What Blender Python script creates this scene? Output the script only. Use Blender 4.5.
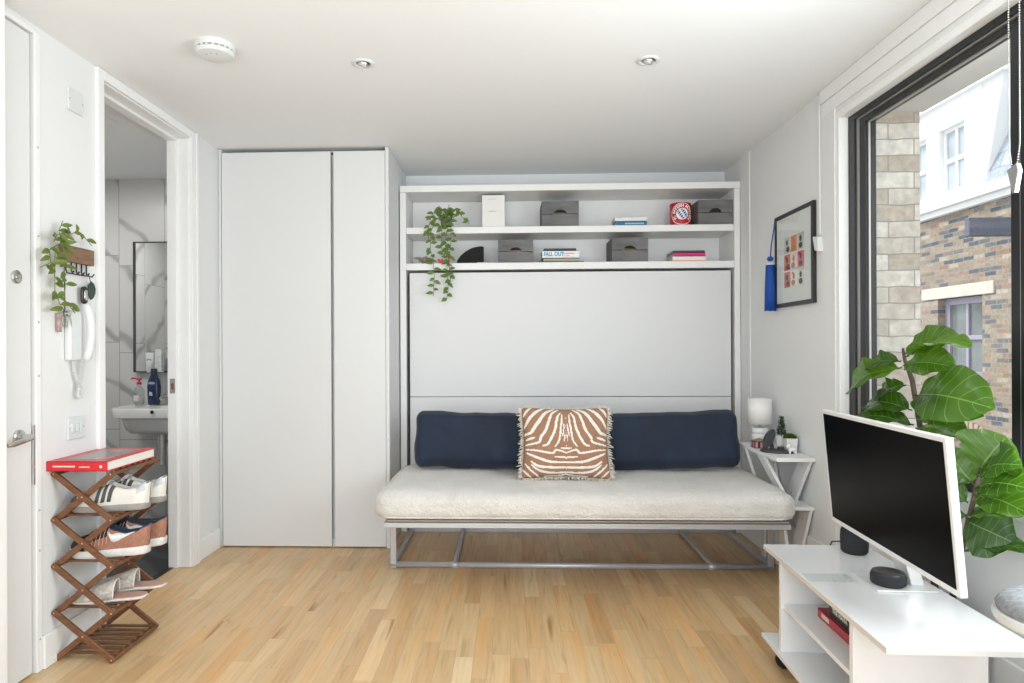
import bpy, bmesh, math, random
from mathutils import Vector, Matrix, noise
random.seed(7)
S = bpy.context.scene
PI = math.pi
R = math.radians
for o in list(bpy.data.objects): bpy.data.objects.remove(o)

# ------------------------------------------------------------------ camera
cam = bpy.data.cameras.new('camera'); camo = bpy.data.objects.new('camera', cam)
S.collection.objects.link(camo); S.camera = camo
F = 640.0
cam.sensor_fit = 'HORIZONTAL'; cam.sensor_width = 36.0; cam.lens = 36.0 * F / 1024
camo.location = (0, 0, 1.2)
camo.rotation_euler = (Matrix.Rotation(R(2.0), 4, 'Z') @ Matrix.Rotation(PI / 2, 4, 'X') @ Matrix.Rotation(R(-0.25), 4, 'Z')).to_euler()
cam.shift_x = (512 - 486.65) / 1024; cam.shift_y = (347.1 - 341.5) / 1024
cam.clip_start = 0.05; cam.clip_end = 200

# ------------------------------------------------------------------ world, lights, exposure
W = bpy.data.worlds.new('world'); S.world = W; W.use_nodes = True
bg = W.node_tree.nodes['Background']; bg.inputs[0].default_value = (0.93, 0.965, 1.0, 1); bg.inputs[1].default_value = 1.7
S.view_settings.view_transform = 'Standard'; S.view_settings.look = 'None'
S.view_settings.gamma = 1; S.view_settings.use_curve_mapping = False
S.view_settings.exposure = 0.0

def area(name, loc, rot, sx, sy, power, col=(1, 1, 1), spread=PI):
    l = bpy.data.lights.new(name, 'AREA'); l.shape = 'RECTANGLE'; l.size = sx; l.size_y = sy
    l.energy = power; l.color = col; l.spread = spread
    o = bpy.data.objects.new(name, l); S.collection.objects.link(o); o.location = loc; o.rotation_euler = rot
    return o
# daylight outside the side window; added soft frontal fill behind the camera
area('daylight_side', (1.70, 1.15, 1.42), (0, R(106), 0), 1.4, 1.45, 64, (0.89, 0.955, 1.0))
area('fill_rear', (-0.25, -1.72, 1.35), (R(97), 0, 0), 2.5, 1.9, 74, (0.91, 0.965, 1.0))
area('bathroom_fill', (-2.75, 3.5, 2.36), (0, 0, 0), 0.5, 0.5, 12.5, (1.0, 0.985, 0.96))  # unseen lamp added to light the bathroom
sun = bpy.data.lights.new('sun', 'SUN'); sun.energy = 3.0; sun.angle = R(12); sun.color = (1.0, 0.97, 0.93)
suno = bpy.data.objects.new('sun', sun); S.collection.objects.link(suno)
suno.rotation_euler = Vector((.55, -.30, -.78)).to_track_quat('-Z', 'Y').to_euler()

# ------------------------------------------------------------------ materials
def sock(n, *names):
    for k in names:
        if k in n.inputs: return n.inputs[k]
MATS = {}
def mat(name, col=(0.8, 0.8, 0.8), rough=0.5, metal=0.0, spec=None, noise_amt=0.0, noise_scale=8.0, bump=0.0, bump_scale=60.0,
        sheen=0.0, coat=0.0, trans=0.0, alpha=1.0, emit=None, stretch=(1, 1, 1)):
    m = bpy.data.materials.new(name); m.use_nodes = True; nt = m.node_tree; b = nt.nodes['Principled BSDF']
    b.inputs['Base Color'].default_value = (*col, 1); b.inputs['Roughness'].default_value = rough; b.inputs['Metallic'].default_value = metal
    if spec is not None: b.inputs['Specular IOR Level'].default_value = spec
    if sheen: b.inputs['Sheen Weight'].default_value = sheen
    if coat: b.inputs['Coat Weight'].default_value = coat; b.inputs['Coat Roughness'].default_value = 0.15
    if trans: b.inputs['Transmission Weight'].default_value = trans
    if emit: b.inputs['Emission Color'].default_value = (*emit[0], 1); b.inputs['Emission Strength'].default_value = emit[1]
    tc = nt.nodes.new('ShaderNodeTexCoord'); mp = nt.nodes.new('ShaderNodeMapping'); mp.inputs['Scale'].default_value = stretch
    nt.links.new(tc.outputs['Object'], mp.inputs[0])
    # every surface gets at least a faint procedural variation
    nz = nt.nodes.new('ShaderNodeTexNoise'); nz.inputs['Scale'].default_value = noise_scale; nz.inputs['Detail'].default_value = 4
    nt.links.new(mp.outputs[0], nz.inputs['Vector'])
    amt = noise_amt if noise_amt else 0.015
    mr = nt.nodes.new('ShaderNodeMapRange'); mr.inputs[1].default_value = 0.25; mr.inputs[2].default_value = 0.75
    mr.inputs[3].default_value = 1 - amt; mr.inputs[4].default_value = 1 + amt
    nt.links.new(nz.outputs[0], mr.inputs[0])
    vm = nt.nodes.new('ShaderNodeVectorMath'); vm.operation = 'SCALE'; vm.inputs[0].default_value = col
    nt.links.new(mr.outputs[0], vm.inputs['Scale']); nt.links.new(vm.outputs[0], b.inputs['Base Color'])
    if bump:
        n2 = nt.nodes.new('ShaderNodeTexNoise'); n2.inputs['Scale'].default_value = bump_scale; n2.inputs['Detail'].default_value = 3
        nt.links.new(mp.outputs[0], n2.inputs['Vector'])
        bp = nt.nodes.new('ShaderNodeBump'); bp.inputs['Strength'].default_value = bump; bp.inputs['Distance'].default_value = 0.01
        nt.links.new(n2.outputs[0], bp.inputs['Height']); nt.links.new(bp.outputs[0], b.inputs['Normal'])
    MATS[name] = m
    return m

class NT:
    """small helper for node graphs"""
    def __init__(s, m): s.t = m.node_tree; s.n = s.t.nodes; s.l = s.t.links
    def add(s, kind, **kw):
        n = s.n.new(kind)
        for k, v in kw.items(): setattr(n, k, v)
        return n
    def val(s, x, inp):
        if isinstance(x, (int, float)): inp.default_value = x
        else: s.l.new(x, inp)
    def math(s, op, a, b=0.0, c=0.0):
        n = s.add('ShaderNodeMath', operation=op)
        s.val(a, n.inputs[0]); s.val(b, n.inputs[1]); s.val(c, n.inputs[2]); return n.outputs[0]
    def ramp(s, fac, stops, interp='LINEAR'):
        r = s.add('ShaderNodeValToRGB'); r.color_ramp.interpolation = interp; e = r.color_ramp.elements
        while len(e) < len(stops): e.new(0.5)
        for el, (p, c) in zip(e, stops): el.position = p; el.color = (*c, 1)
        s.l.new(fac, r.inputs[0]); return r.outputs[0]
    def mix(s, fac, a, b, mode='MIX'):
        n = s.add('ShaderNodeMix', data_type='RGBA', blend_type=mode)
        s.val(fac, n.inputs[0])
        for x, i in ((a, 6), (b, 7)):
            if isinstance(x, tuple): n.inputs[i].default_value = (*x, 1)
            else: s.l.new(x, n.inputs[i])
        return n.outputs[2]

white_wall = mat('white_wall_paint', (0.78, 0.787, 0.785), 0.6, noise_amt=0.006, noise_scale=2, bump=0.02, bump_scale=180)
ceil_m = mat('ceiling_paint', (0.86, 0.875, 0.885), 0.8, noise_amt=0.006, noise_scale=1.5)
door_m = mat('white_satin_door', (0.76, 0.76, 0.76), 0.42, noise_amt=0.008, noise_scale=2)
trim_m = mat('white_gloss_trim', (0.86, 0.86, 0.855), 0.35)
cab_m = mat('white_laminate', (0.71, 0.715, 0.715), 0.45, noise_amt=0.006, noise_scale=2)
shelf_m = mat('white_shelf_laminate', (0.83, 0.83, 0.82), 0.45)
dark_m = mat('dark_void', (0.02, 0.02, 0.02), 0.8)
chrome = mat('brushed_chrome', (0.62, 0.61, 0.59), 0.25, 1.0, bump=0.03, bump_scale=90)
black_frame = mat('anthracite_frame', (0.008, 0.009, 0.012), 0.35)
bead_m = mat('pale_aluminium_bead', (0.5, 0.48, 0.45), 0.4, 0.6)
white_pl = mat('white_plastic', (0.70, 0.72, 0.715), 0.35)
grey_pl = mat('grey_plastic', (0.35, 0.35, 0.35), 0.5)
steel_w = mat('silver_powdercoat', (0.50, 0.50, 0.52), 0.35, 0.35)
black_pl = mat('black_plastic', (0.012, 0.012, 0.014), 0.35)
black_fab = mat('black_mesh_fabric', (0.02, 0.021, 0.025), 0.85, bump=0.5, bump_scale=500)
walnut = mat('walnut_wood', (0.17, 0.072, 0.032), 0.42, noise_amt=0.35, noise_scale=14, stretch=(1, 1, 6))
walnut2 = mat('key_rack_wood', (0.22, 0.12, 0.075), 0.55, noise_amt=0.3, noise_scale=20, stretch=(1, 1, 8))
brass = mat('brass', (0.6, 0.42, 0.22), 0.3, 1.0)
ceramic = mat('white_ceramic', (0.82, 0.82, 0.81), 0.15, coat=0.5)

def oak_floor():
    m = bpy.data.materials.new('oak_strip_floor'); m.use_nodes = True; g = NT(m); b = g.n['Principled BSDF']
    tc = g.add('ShaderNodeTexCoord'); sp = g.add('ShaderNodeSeparateXYZ'); g.l.new(tc.outputs['Object'], sp.inputs[0])
    x, y = sp.outputs[0], sp.outputs[1]
    wdt, ln = 0.071, 0.52
    fx = g.math('DIVIDE', x, wdt); ix = g.math('FLOOR', fx)
    wn = g.add('ShaderNodeTexWhiteNoise', noise_dimensions='1D'); g.l.new(ix, wn.inputs['W'])
    fy = g.math('ADD', g.math('DIVIDE', y, ln), g.math('MULTIPLY', wn.outputs[0], 7.3)); iy = g.math('FLOOR', fy)
    cx = g.add('ShaderNodeCombineXYZ'); g.l.new(ix, cx.inputs[0]); g.l.new(iy, cx.inputs[1])
    w2 = g.add('ShaderNodeTexWhiteNoise', noise_dimensions='3D'); g.l.new(cx.outputs[0], w2.inputs['Vector'])
    base = g.ramp(w2.outputs[0], [(0.0, (0.54, 0.36, 0.19)), (0.15, (0.60, 0.41, 0.22)), (0.5, (0.64, 0.445, 0.24)),
                                  (0.88, (0.67, 0.475, 0.26)), (1.0, (0.74, 0.56, 0.34))])
    # grain
    sc = g.add('ShaderNodeCombineXYZ'); g.l.new(g.math('MULTIPLY', x, 26.0), sc.inputs[0])
    g.l.new(g.math('ADD', g.math('MULTIPLY', y, 1.6), g.math('MULTIPLY', w2.outputs[0], 37.0)), sc.inputs[1])
    g.l.new(g.math('MULTIPLY', ix, 3.1), sc.inputs[2])
    nz = g.add('ShaderNodeTexNoise'); nz.inputs['Scale'].default_value = 1.6; nz.inputs['Detail'].default_value = 6; nz.inputs['Distortion'].default_value = 1.2
    g.l.new(sc.outputs[0], nz.inputs['Vector'])
    gr = g.ramp(nz.outputs[0], [(0.25, (0.76, 0.72, 0.67)), (0.42, (0.96, 0.95, 0.94)), (0.75, (1.08, 1.08, 1.08))])
    c = g.mix(1.0, base, gr, 'MULTIPLY')
    # warm reddish / grey patches
    n3 = g.add('ShaderNodeTexNoise'); n3.inputs['Scale'].default_value = 2.6; n3.inputs['Detail'].default_value = 3; g.l.new(sc.outputs[0], n3.inputs['Vector'])
    n3.inputs['Scale'].default_value = 0.5
    pa = g.ramp(n3.outputs[0], [(0.42, (1.0, 1.0, 1.0)), (0.60, (1.03, 0.92, 0.80)), (0.68, (1.10, 0.82, 0.54))])
    c = g.mix(0.7, c, pa, 'MULTIPLY')
    # dark knots and mineral streaks
    n4 = g.add('ShaderNodeTexNoise'); n4.inputs['Scale'].default_value = 0.62; n4.inputs['Detail'].default_value = 2; g.l.new(sc.outputs[0], n4.inputs['Vector'])
    kn = g.ramp(n4.outputs[0], [(0.70, (1, 1, 1)), (0.78, (0.5, 0.36, 0.26))])
    c = g.mix(1.0, c, kn, 'MULTIPLY')
    # joints
    ax = g.math('ABSOLUTE', g.math('SUBTRACT', g.math('FRACT', fx), 0.5)); ay = g.math('ABSOLUTE', g.math('SUBTRACT', g.math('FRACT', fy), 0.5))
    j = g.math('MAXIMUM', g.math('GREATER_THAN', ax, 0.487), g.math('GREATER_THAN', ay, 0.498))
    c = g.mix(g.math('MULTIPLY', j, 0.3), c, (0.2, 0.1, 0.05))
    g.l.new(c, b.inputs['Base Color']); b.inputs['Roughness'].default_value = 0.33
    rr = g.ramp(nz.outputs[0], [(0.3, (0.42, 0.42, 0.42)), (0.7, (0.30, 0.30, 0.30))]); g.l.new(rr, b.inputs['Roughness'])
    bp = g.add('ShaderNodeBump'); bp.inputs['Strength'].default_value = 0.12; bp.inputs['Distance'].default_value = 0.002
    g.l.new(g.math('SUBTRACT', nz.outputs[0], j), bp.inputs['Height']); g.l.new(bp.outputs[0], b.inputs['Normal'])
    return m
oak = oak_floor()

def marble_tile(name, axis, base=(0.64, 0.64, 0.63), tw=0.33, th=0.617, off=(0.0, 0.0), vein=(0.36, 0.36, 0.36), grout=(0.30, 0.30, 0.29), rough=0.28):
    m = bpy.data.materials.new(name); m.use_nodes = True; g = NT(m); b = g.n['Principled BSDF']
    tc = g.add('ShaderNodeTexCoord'); sp = g.add('ShaderNodeSeparateXYZ'); g.l.new(tc.outputs['Object'], sp.inputs[0])
    u = g.math('DIVIDE', g.math('SUBTRACT', sp.outputs['XYZ'.index(axis[0])], off[0]), tw)
    iu = g.math('FLOOR', u)
    sh = g.math('MULTIPLY', g.math('MODULO', g.math('ABSOLUTE', iu), 2.0), 0.12)
    v = g.math('ADD', g.math('DIVIDE', g.math('SUBTRACT', sp.outputs['XYZ'.index(axis[1])], off[1]), th), sh)
    iv = g.math('FLOOR', v)
    ju = g.math('GREATER_THAN', g.math('ABSOLUTE', g.math('SUBTRACT', g.math('FRACT', u), 0.5)), 0.494)
    jv = g.math('GREATER_THAN', g.math('ABSOLUTE', g.math('SUBTRACT', g.math('FRACT', v), 0.5)), 0.4965)
    j = g.math('MAXIMUM', ju, jv)
    cb = g.add('ShaderNodeCombineXYZ'); g.l.new(iu, cb.inputs[0]); g.l.new(iv, cb.inputs[1])
    wn = g.add('ShaderNodeTexWhiteNoise', noise_dimensions='3D'); g.l.new(cb.outputs[0], wn.inputs['Vector'])
    va = g.add('ShaderNodeVectorMath', operation='ADD'); g.l.new(tc.outputs['Object'], va.inputs[0])
    vs = g.add('ShaderNodeVectorMath', operation='SCALE'); g.l.new(wn.outputs['Color'], vs.inputs[0]); vs.inputs['Scale'].default_value = 9.0
    g.l.new(vs.outputs[0], va.inputs[1])
    wv = g.add('ShaderNodeTexWave', wave_type='BANDS', bands_direction='DIAGONAL'); wv.inputs['Scale'].default_value = 1.1
    wv.inputs['Distortion'].default_value = 4.0; wv.inputs['Detail'].default_value = 3; wv.inputs['Detail Scale'].default_value = 1.3
    g.l.new(va.outputs[0], wv.inputs['Vector'])
    vn = g.ramp(wv.outputs['Fac'], [(0.0, (1, 1, 1)), (0.02, (0.7, 0.7, 0.7)), (0.045, (0.15, 0.15, 0.15)), (0.12, (0, 0, 0))])
    nz = g.add('ShaderNodeTexNoise'); nz.inputs['Scale'].default_value = 3; g.l.new(va.outputs[0], nz.inputs['Vector'])
    c = g.mix(g.math('MULTIPLY', vn, g.math('MULTIPLY', nz.outputs[0], 1.7)), base, vein)
    c = g.mix(j, c, grout)
    g.l.new(c, b.inputs['Base Color']); b.inputs['Roughness'].default_value = rough
    return m
tile_m = marble_tile('marble_wall_tile', 'XZ', off=(-2.434, 1.246))
tile_side = marble_tile('marble_wall_tile_side', 'YZ', off=(4.44, 1.246))
slate_m = marble_tile('black_slate_tile', 'XY', base=(0.018, 0.02, 0.022), tw=0.6, th=0.3, vein=(0.07, 0.075, 0.08), grout=(0.008, 0.008, 0.008), rough=0.3)

def brick_mat(name, axis, c1, c2, mortar, bw, bh, ms=0.08, var=0.35, stops=None):
    m = bpy.data.materials.new(name); m.use_nodes = True; g = NT(m); b = g.n['Principled BSDF']
    tc = g.add('ShaderNodeTexCoord'); sp = g.add('ShaderNodeSeparateXYZ'); g.l.new(tc.outputs['Object'], sp.inputs[0])
    nzw = g.add('ShaderNodeTexNoise'); nzw.inputs['Scale'].default_value = 9; g.l.new(tc.outputs['Object'], nzw.inputs['Vector'])
    wob = g.math('MULTIPLY', g.math('SUBTRACT', nzw.outputs[0], 0.5), bh * 0.25)
    u = g.math('DIVIDE', sp.outputs['XYZ'.index(axis[0])], bw); v = g.math('DIVIDE', g.math('ADD', sp.outputs['XYZ'.index(axis[1])], wob), bh)
    iv = g.math('FLOOR', v)
    u = g.math('ADD', u, g.math('MULTIPLY', g.math('MODULO', g.math('ABSOLUTE', iv), 2.0), 0.5)); iu = g.math('FLOOR', u)
    mu = g.math('GREATER_THAN', g.math('ABSOLUTE', g.math('SUBTRACT', g.math('FRACT', u), 0.5)), 0.5 - ms * bh / bw)
    mv = g.math('GREATER_THAN', g.math('ABSOLUTE', g.math('SUBTRACT', g.math('FRACT', v), 0.5)), 0.5 - ms)
    j = g.math('MAXIMUM', mu, mv)
    cb = g.add('ShaderNodeCombineXYZ'); g.l.new(iu, cb.inputs[0]); g.l.new(iv, cb.inputs[1])
    wn = g.add('ShaderNodeTexWhiteNoise', noise_dimensions='3D'); g.l.new(cb.outputs[0], wn.inputs['Vector'])
    col = g.ramp(wn.outputs[0], stops or [(0, c1), (1, c2)], 'LINEAR')
    nz = g.add('ShaderNodeTexNoise'); nz.inputs['Scale'].default_value = 22; nz.inputs['Detail'].default_value = 5; g.l.new(tc.outputs['Object'], nz.inputs['Vector'])
    d = g.ramp(nz.outputs[0], [(0.3, (1 - var,) * 3), (0.7, (1.1,) * 3)])
    col = g.mix(1.0, col, d, 'MULTIPLY')
    col = g.mix(g.math('MULTIPLY', j, 0.85), col, mortar)
    g.l.new(col, b.inputs['Base Color']); b.inputs['Roughness'].default_value = 0.9
    bp = g.add('ShaderNodeBump'); bp.inputs['Strength'].default_value = 0.5; bp.inputs['Distance'].default_value = 0.01
    g.l.new(g.math('SUBTRACT', nz.outputs[0], g.math('MULTIPLY', j, 1.5)), bp.inputs['Height']); g.l.new(bp.outputs[0], b.inputs['Normal'])
    return m
pale_brick = brick_mat('pale_stock_brick', 'XZ', (0.50, 0.42, 0.35), (0.74, 0.69, 0.62), (0.30, 0.27, 0.24), 0.225, 0.073, 0.04, 0.28)
stock_brick = brick_mat('weathered_stock_brick', 'YZ', (0, 0, 0), (1, 1, 1), (0.30, 0.28, 0.25), 0.19, 0.06, 0.1, 0.3,
    stops=[(0.0, (0.10, 0.11, 0.14)), (0.2, (0.17, 0.17, 0.18)), (0.35, (0.30, 0.24, 0.19)), (0.6, (0.40, 0.33, 0.25)), (0.8, (0.33, 0.21, 0.16)), (1.0, (0.50, 0.43, 0.34))])
slate_roof = brick_mat('slate_roofing', 'YZ', (0.34, 0.38, 0.44), (0.5, 0.54, 0.6), (0.28, 0.3, 0.34), 0.3, 0.2, 0.04, 0.2)  # haze and overexposure put into the slate's pale colours
stone_m = mat('pale_stone', (0.62, 0.57, 0.50), 0.8, noise_amt=0.1, noise_scale=6)
render_m = mat('white_render', (0.82, 0.82, 0.82), 0.7, noise_amt=0.05, noise_scale=3)
lilac_m = mat('lilac_paint', (0.36, 0.32, 0.42), 0.5)
lead_m = mat('lead_grey', (.13, .14, .19), 0.6, noise_amt=0.25, noise_scale=30)
ext_glass = mat('dark_exterior_glass', (0.17, 0.19, 0.19), 0.12, noise_amt=0.35, noise_scale=3)
ext_glass2 = mat('pale_exterior_glass', (0.45, 0.5, 0.56), 0.12, noise_amt=0.2, noise_scale=3)
paving_m = mat('yard_paving', (0.35, 0.34, 0.33), 0.9, noise_amt=0.15, noise_scale=4)

def glass_mat(name, tint=(1, 1, 1), refl=0.05):
    m = bpy.data.materials.new(name); m.use_nodes = True; g = NT(m); g.n.remove(g.n['Principled BSDF'])
    out = g.n['Material Output']; tr = g.add('ShaderNodeBsdfTransparent'); tr.inputs[0].default_value = (*tint, 1)
    gl = g.add('ShaderNodeBsdfGlossy'); gl.inputs['Roughness'].default_value = 0.02
    lw = g.add('ShaderNodeLayerWeight'); lw.inputs[0].default_value = 0.5
    fr = g.math('ADD', g.math('MULTIPLY', g.math('POWER', lw.outputs['Facing'], 5.0), 0.5), 0.02)
    mx = g.add('ShaderNodeMixShader'); g.l.new(fr, mx.inputs[0]); g.l.new(tr.outputs[0], mx.inputs[1]); g.l.new(gl.outputs[0], mx.inputs[2])
    g.l.new(mx.outputs[0], out.inputs[0]); return m
glass_m = glass_mat('window_glass', (0.97, 0.985, 0.98))
clear_m = glass_mat('clear_plastic', (0.86, 0.89, 0.89))
mirror_m = mat('mirror', (0.86, 0.87, 0.87), 0.02, 1.0)

def leaf_mat(name, c1, c2, vein, rough=0.32, translucent=0.35, veins=True):
    m = bpy.data.materials.new(name); m.use_nodes = True; g = NT(m); b = g.n['Principled BSDF']; out = g.n['Material Output']
    uv = g.add('ShaderNodeUVMap'); sp = g.add('ShaderNodeSeparateXYZ'); g.l.new(uv.outputs[0], sp.inputs[0])
    tc = g.add('ShaderNodeTexCoord'); nz = g.add('ShaderNodeTexNoise'); nz.inputs['Scale'].default_value = 9; g.l.new(tc.outputs['Object'], nz.inputs['Vector'])
    oi = g.add('ShaderNodeObjectInfo')
    c = g.mix(g.math('MULTIPLY', g.math('ADD', nz.outputs[0], oi.outputs['Random']), .5) if veins else nz.outputs[0], c1, c2)
    if veins:
        au = g.math('ABSOLUTE', g.math('SUBTRACT', sp.outputs[0], 0.5))
        ph = g.math('FRACT', g.math('MULTIPLY', g.math('SUBTRACT', sp.outputs[1], g.math('MULTIPLY', au, 0.45)), 8.0))
        side = g.math('LESS_THAN', g.math('ABSOLUTE', g.math('SUBTRACT', ph, 0.5)), 0.035)
        mid = g.math('LESS_THAN', au, 0.011)
        vv = g.math('MAXIMUM', mid, g.math('MULTIPLY', side, 0.6))
        c = g.mix(vv, c, vein)
    g.l.new(c, b.inputs['Base Color']); b.inputs['Roughness'].default_value = rough
    tl = g.add('ShaderNodeBsdfTranslucent'); 
    c2n = g.mix(1.0, c, (1.6, 1.9, 0.5), 'MULTIPLY'); g.l.new(c2n, tl.inputs[0])
    mx = g.add('ShaderNodeMixShader'); mx.inputs[0].default_value = translucent
    g.l.new(b.outputs[0], mx.inputs[1]); g.l.new(tl.outputs[0], mx.inputs[2]); g.l.new(mx.outputs[0], out.inputs[0])
    return m
fiddle_m = leaf_mat('fiddle_leaf', (0.006, 0.032, 0.010), (0.095, 0.19, 0.012), (0.15, 0.27, 0.07), 0.2, 0.3)
vine_m = leaf_mat('vine_leaf', (0.06, 0.115, 0.025), (0.22, 0.29, 0.07), (0.25, 0.35, 0.12), 0.5, 0.2, False)
ruscus_m = leaf_mat('dark_vine_leaf', (0.035, 0.07, 0.02), (0.22, 0.27, 0.05), (0.25, 0.35, 0.12), 0.5, 0.2, False)
bark_m = mat('dark_bark', (0.075, 0.05, 0.035), 0.85, noise_amt=0.3, noise_scale=40)
stem_m = mat('green_stem', (0.12, 0.16, 0.05), 0.6)

# ------------------------------------------------------------------ mesh building
WL = {}          # world location of every object
class MB:
    def __init__(s): s.v = []; s.f = []; s.mi = []; s.uv = []
    def add(s, vs, fs, mi=0, uvs=None):
        o = len(s.v); s.v += [Vector(p) for p in vs]
        s.uv += (uvs if uvs else [(0, 0)] * len(vs))
        for f in fs: s.f.append([o + i for i in f]); s.mi.append(mi)
        return s
    def box(s, x0, x1, y0, y1, z0, z1, mi=0, M=None):
        vs = [(x0, y0, z0), (x1, y0, z0), (x1, y1, z0), (x0, y1, z0), (x0, y0, z1), (x1, y0, z1), (x1, y1, z1), (x0, y1, z1)]
        if M: vs = [M @ Vector(p) for p in vs]
        return s.add(vs, [(0, 3, 2, 1), (4, 5, 6, 7), (0, 1, 5, 4), (1, 2, 6, 5), (2, 3, 7, 6), (3, 0, 4, 7)], mi)
    def hexa(s, bottom, top, mi=0):
        return s.add(list(bottom) + list(top), [(0, 3, 2, 1), (4, 5, 6, 7), (0, 1, 5, 4), (1, 2, 6, 5), (2, 3, 7, 6), (3, 0, 4, 7)], mi)
    def prism(s, pts, d, mi=0):
        """pts: coplanar 3-D outline, extruded by vector d"""
        n = len(pts); d = Vector(d); a = [Vector(p) for p in pts]; b = [p + d for p in a]
        return s.add(a + b, [tuple(range(n))[::-1], tuple(range(n, 2 * n))] + [(i, (i + 1) % n, n + (i + 1) % n, n + i) for i in range(n)], mi)
    def tube(s, pts, r, seg=8, mi=0, caps=True, flat=None):
        pts = [Vector(p) for p in pts]; n = len(pts)
        rs = r if isinstance(r, (list, tuple)) else [r] * n
        vs = []; prev = None
        for i, p in enumerate(pts):
            t = (pts[min(i + 1, n - 1)] - pts[max(i - 1, 0)]).normalized()
            if prev is None:
                a = Vector((0, 0, 1)) if abs(t.z) < 0.9 else Vector((0, 1, 0)); u = t.cross(a).normalized()
            else: u = (prev - t * prev.dot(t)).normalized()
            prev = u; w = t.cross(u)
            for k in range(seg):
                an = 2 * PI * k / seg + (PI / seg); vs.append(p + (u * math.cos(an) + w * math.sin(an) * (flat or 1)) * rs[i])
        fs = [(i * seg + k, i * seg + (k + 1) % seg, (i + 1) * seg + (k + 1) % seg, (i + 1) * seg + k) for i in range(n - 1) for k in range(seg)]
        if caps: fs += [tuple(range(seg))[::-1], tuple((n - 1) * seg + k for k in range(seg))]
        return s.add(vs, fs, mi)
    def lathe(s, prof, c=(0, 0, 0), seg=24, M=None, mi=0, sx=1, sy=1):
        """prof: list of (r, z)"""
        c = Vector(c); vs = []
        for r, z in prof:
            for k in range(seg):
                a = 2 * PI * k / seg; p = Vector((r * math.cos(a) * sx, r * math.sin(a) * sy, z))
                vs.append((M @ p if M else p) + c)
        n = len(prof)
        fs = [(i * seg + k, i * seg + (k + 1) % seg, (i + 1) * seg + (k + 1) % seg, (i + 1) * seg + k) for i in range(n - 1) for k in range(seg)]
        fs += [tuple(range(seg))[::-1], tuple((n - 1) * seg + k for k in range(seg))]
        return s.add(vs, fs, mi)
    def grid(s, fn, nu, nv, mi=0, mf=None, close_u=False):
        vs = []; uvs = []
        for i in range(nu + 1):
            for j in range(nv + 1):
                vs.append(fn(i / nu, j / nv)); uvs.append((i / nu, j / nv))
        o = len(s.v); s.v += [Vector(p) for p in vs]; s.uv += uvs
        for i in range(nu):
            for j in range(nv):
                a = o + i * (nv + 1) + j; s.f.append([a, a + nv + 1, a + nv + 2, a + 1])
                s.mi.append(mf((i + .5) / nu, (j + .5) / nv) if mf else mi)
        return s
    def build(s, name, mats, parent=None, loc=None, smooth=False, bevel=0, seg=2, solid=0, subsurf=0, label=None, fixn=False, angle=None):
        if not isinstance(mats, (list, tuple)): mats = [mats]
        me = bpy.data.meshes.new(name)
        if parent is not None: off = WL[parent.name]
        elif loc == 'zero': off = Vector((0, 0, 0))
        elif loc is not None: off = Vector(loc)
        else:
            xs = [p.x for p in s.v]; ys = [p.y for p in s.v]; zs = [p.z for p in s.v]
            off = Vector(((min(xs) + max(xs)) / 2, (min(ys) + max(ys)) / 2, min(zs)))
        me.from_pydata([tuple(p - off) for p in s.v], [], s.f)
        for m in mats: me.materials.append(m)
        for p, i in zip(me.polygons, s.mi): p.material_index = i; p.use_smooth = bool(smooth)
        if any(u != (0, 0) for u in s.uv):
            ul = me.uv_layers.new(name='UVMap')
            for lp in me.loops: ul.data[lp.index].uv = s.uv[lp.vertex_index]
        if fixn:
            bm = bmesh.new(); bm.from_mesh(me); bmesh.ops.recalc_face_normals(bm, faces=bm.faces); bm.to_mesh(me); bm.free()
        me.update()
        o = bpy.data.objects.new(name, me); S.collection.objects.link(o)
        if parent is not None: o.parent = parent; WL[o.name] = off
        else: o.location = off; WL[o.name] = off
        if solid:
            q = o.modifiers.new('solid', 'SOLIDIFY'); q.thickness = solid; q.offset = 0
        if bevel:
            q = o.modifiers.new('bevel', 'BEVEL'); q.width = bevel; q.segments = seg; q.limit_method = 'ANGLE'; q.angle_limit = R(40)
            if smooth or seg > 1:
                for p in me.polygons: p.use_smooth = True
                q.harden_normals = True
        if subsurf:
            q = o.modifiers.new('sub', 'SUBSURF'); q.levels = subsurf; q.render_levels = subsurf
        if angle:
            try: me.set_sharp_from_angle(angle=R(angle))
            except Exception: pass
        if label: o['label'] = label
        return o
def thing(name, loc, label, cat, group=None):
    o = bpy.data.objects.new(name, None); S.collection.objects.link(o); o.location = loc; o.empty_display_size = 0.05
    WL[o.name] = Vector(loc); return tag(o, label, cat, group)
def tag(o, label, cat, group=None, kind=None):
    o['label'] = label; o['category'] = cat
    if group: o['group'] = group
    if kind: o['kind'] = kind
    return o
def struct(o): o['kind'] = 'structure'; return o
def rotz(cx, cy, deg): return Matrix.Translation((cx, cy, 0)) @ Matrix.Rotation(R(deg), 4, 'Z') @ Matrix.Translation((-cx, -cy, 0))

def text_mb(body, size, M, depth=0.0006, align='LEFT', bold=0.0):
    """lettering laid in the local XY plane, then moved by M"""
    cu = bpy.data.curves.new('lettering', 'FONT'); cu.body = body; cu.size = size; cu.extrude = depth; cu.align_x = align; cu.align_y = 'CENTER'; cu.offset = bold
    cu.resolution_u = 3
    o = bpy.data.objects.new('lettering', cu); S.collection.objects.link(o)
    bpy.context.view_layer.update(); dg = bpy.context.evaluated_depsgraph_get()
    me = bpy.data.meshes.new_from_object(o.evaluated_get(dg)); mb = MB()
    mb.add([M @ v.co for v in me.vertices], [tuple(p.vertices) for p in me.polygons])
    bpy.data.objects.remove(o); bpy.data.curves.remove(cu); bpy.data.meshes.remove(me)
    return mb
def face_front(x, y, z):      # text facing -Y
    return Matrix.Translation((x, y, z)) @ Matrix.Rotation(PI / 2, 4, 'X')

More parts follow.
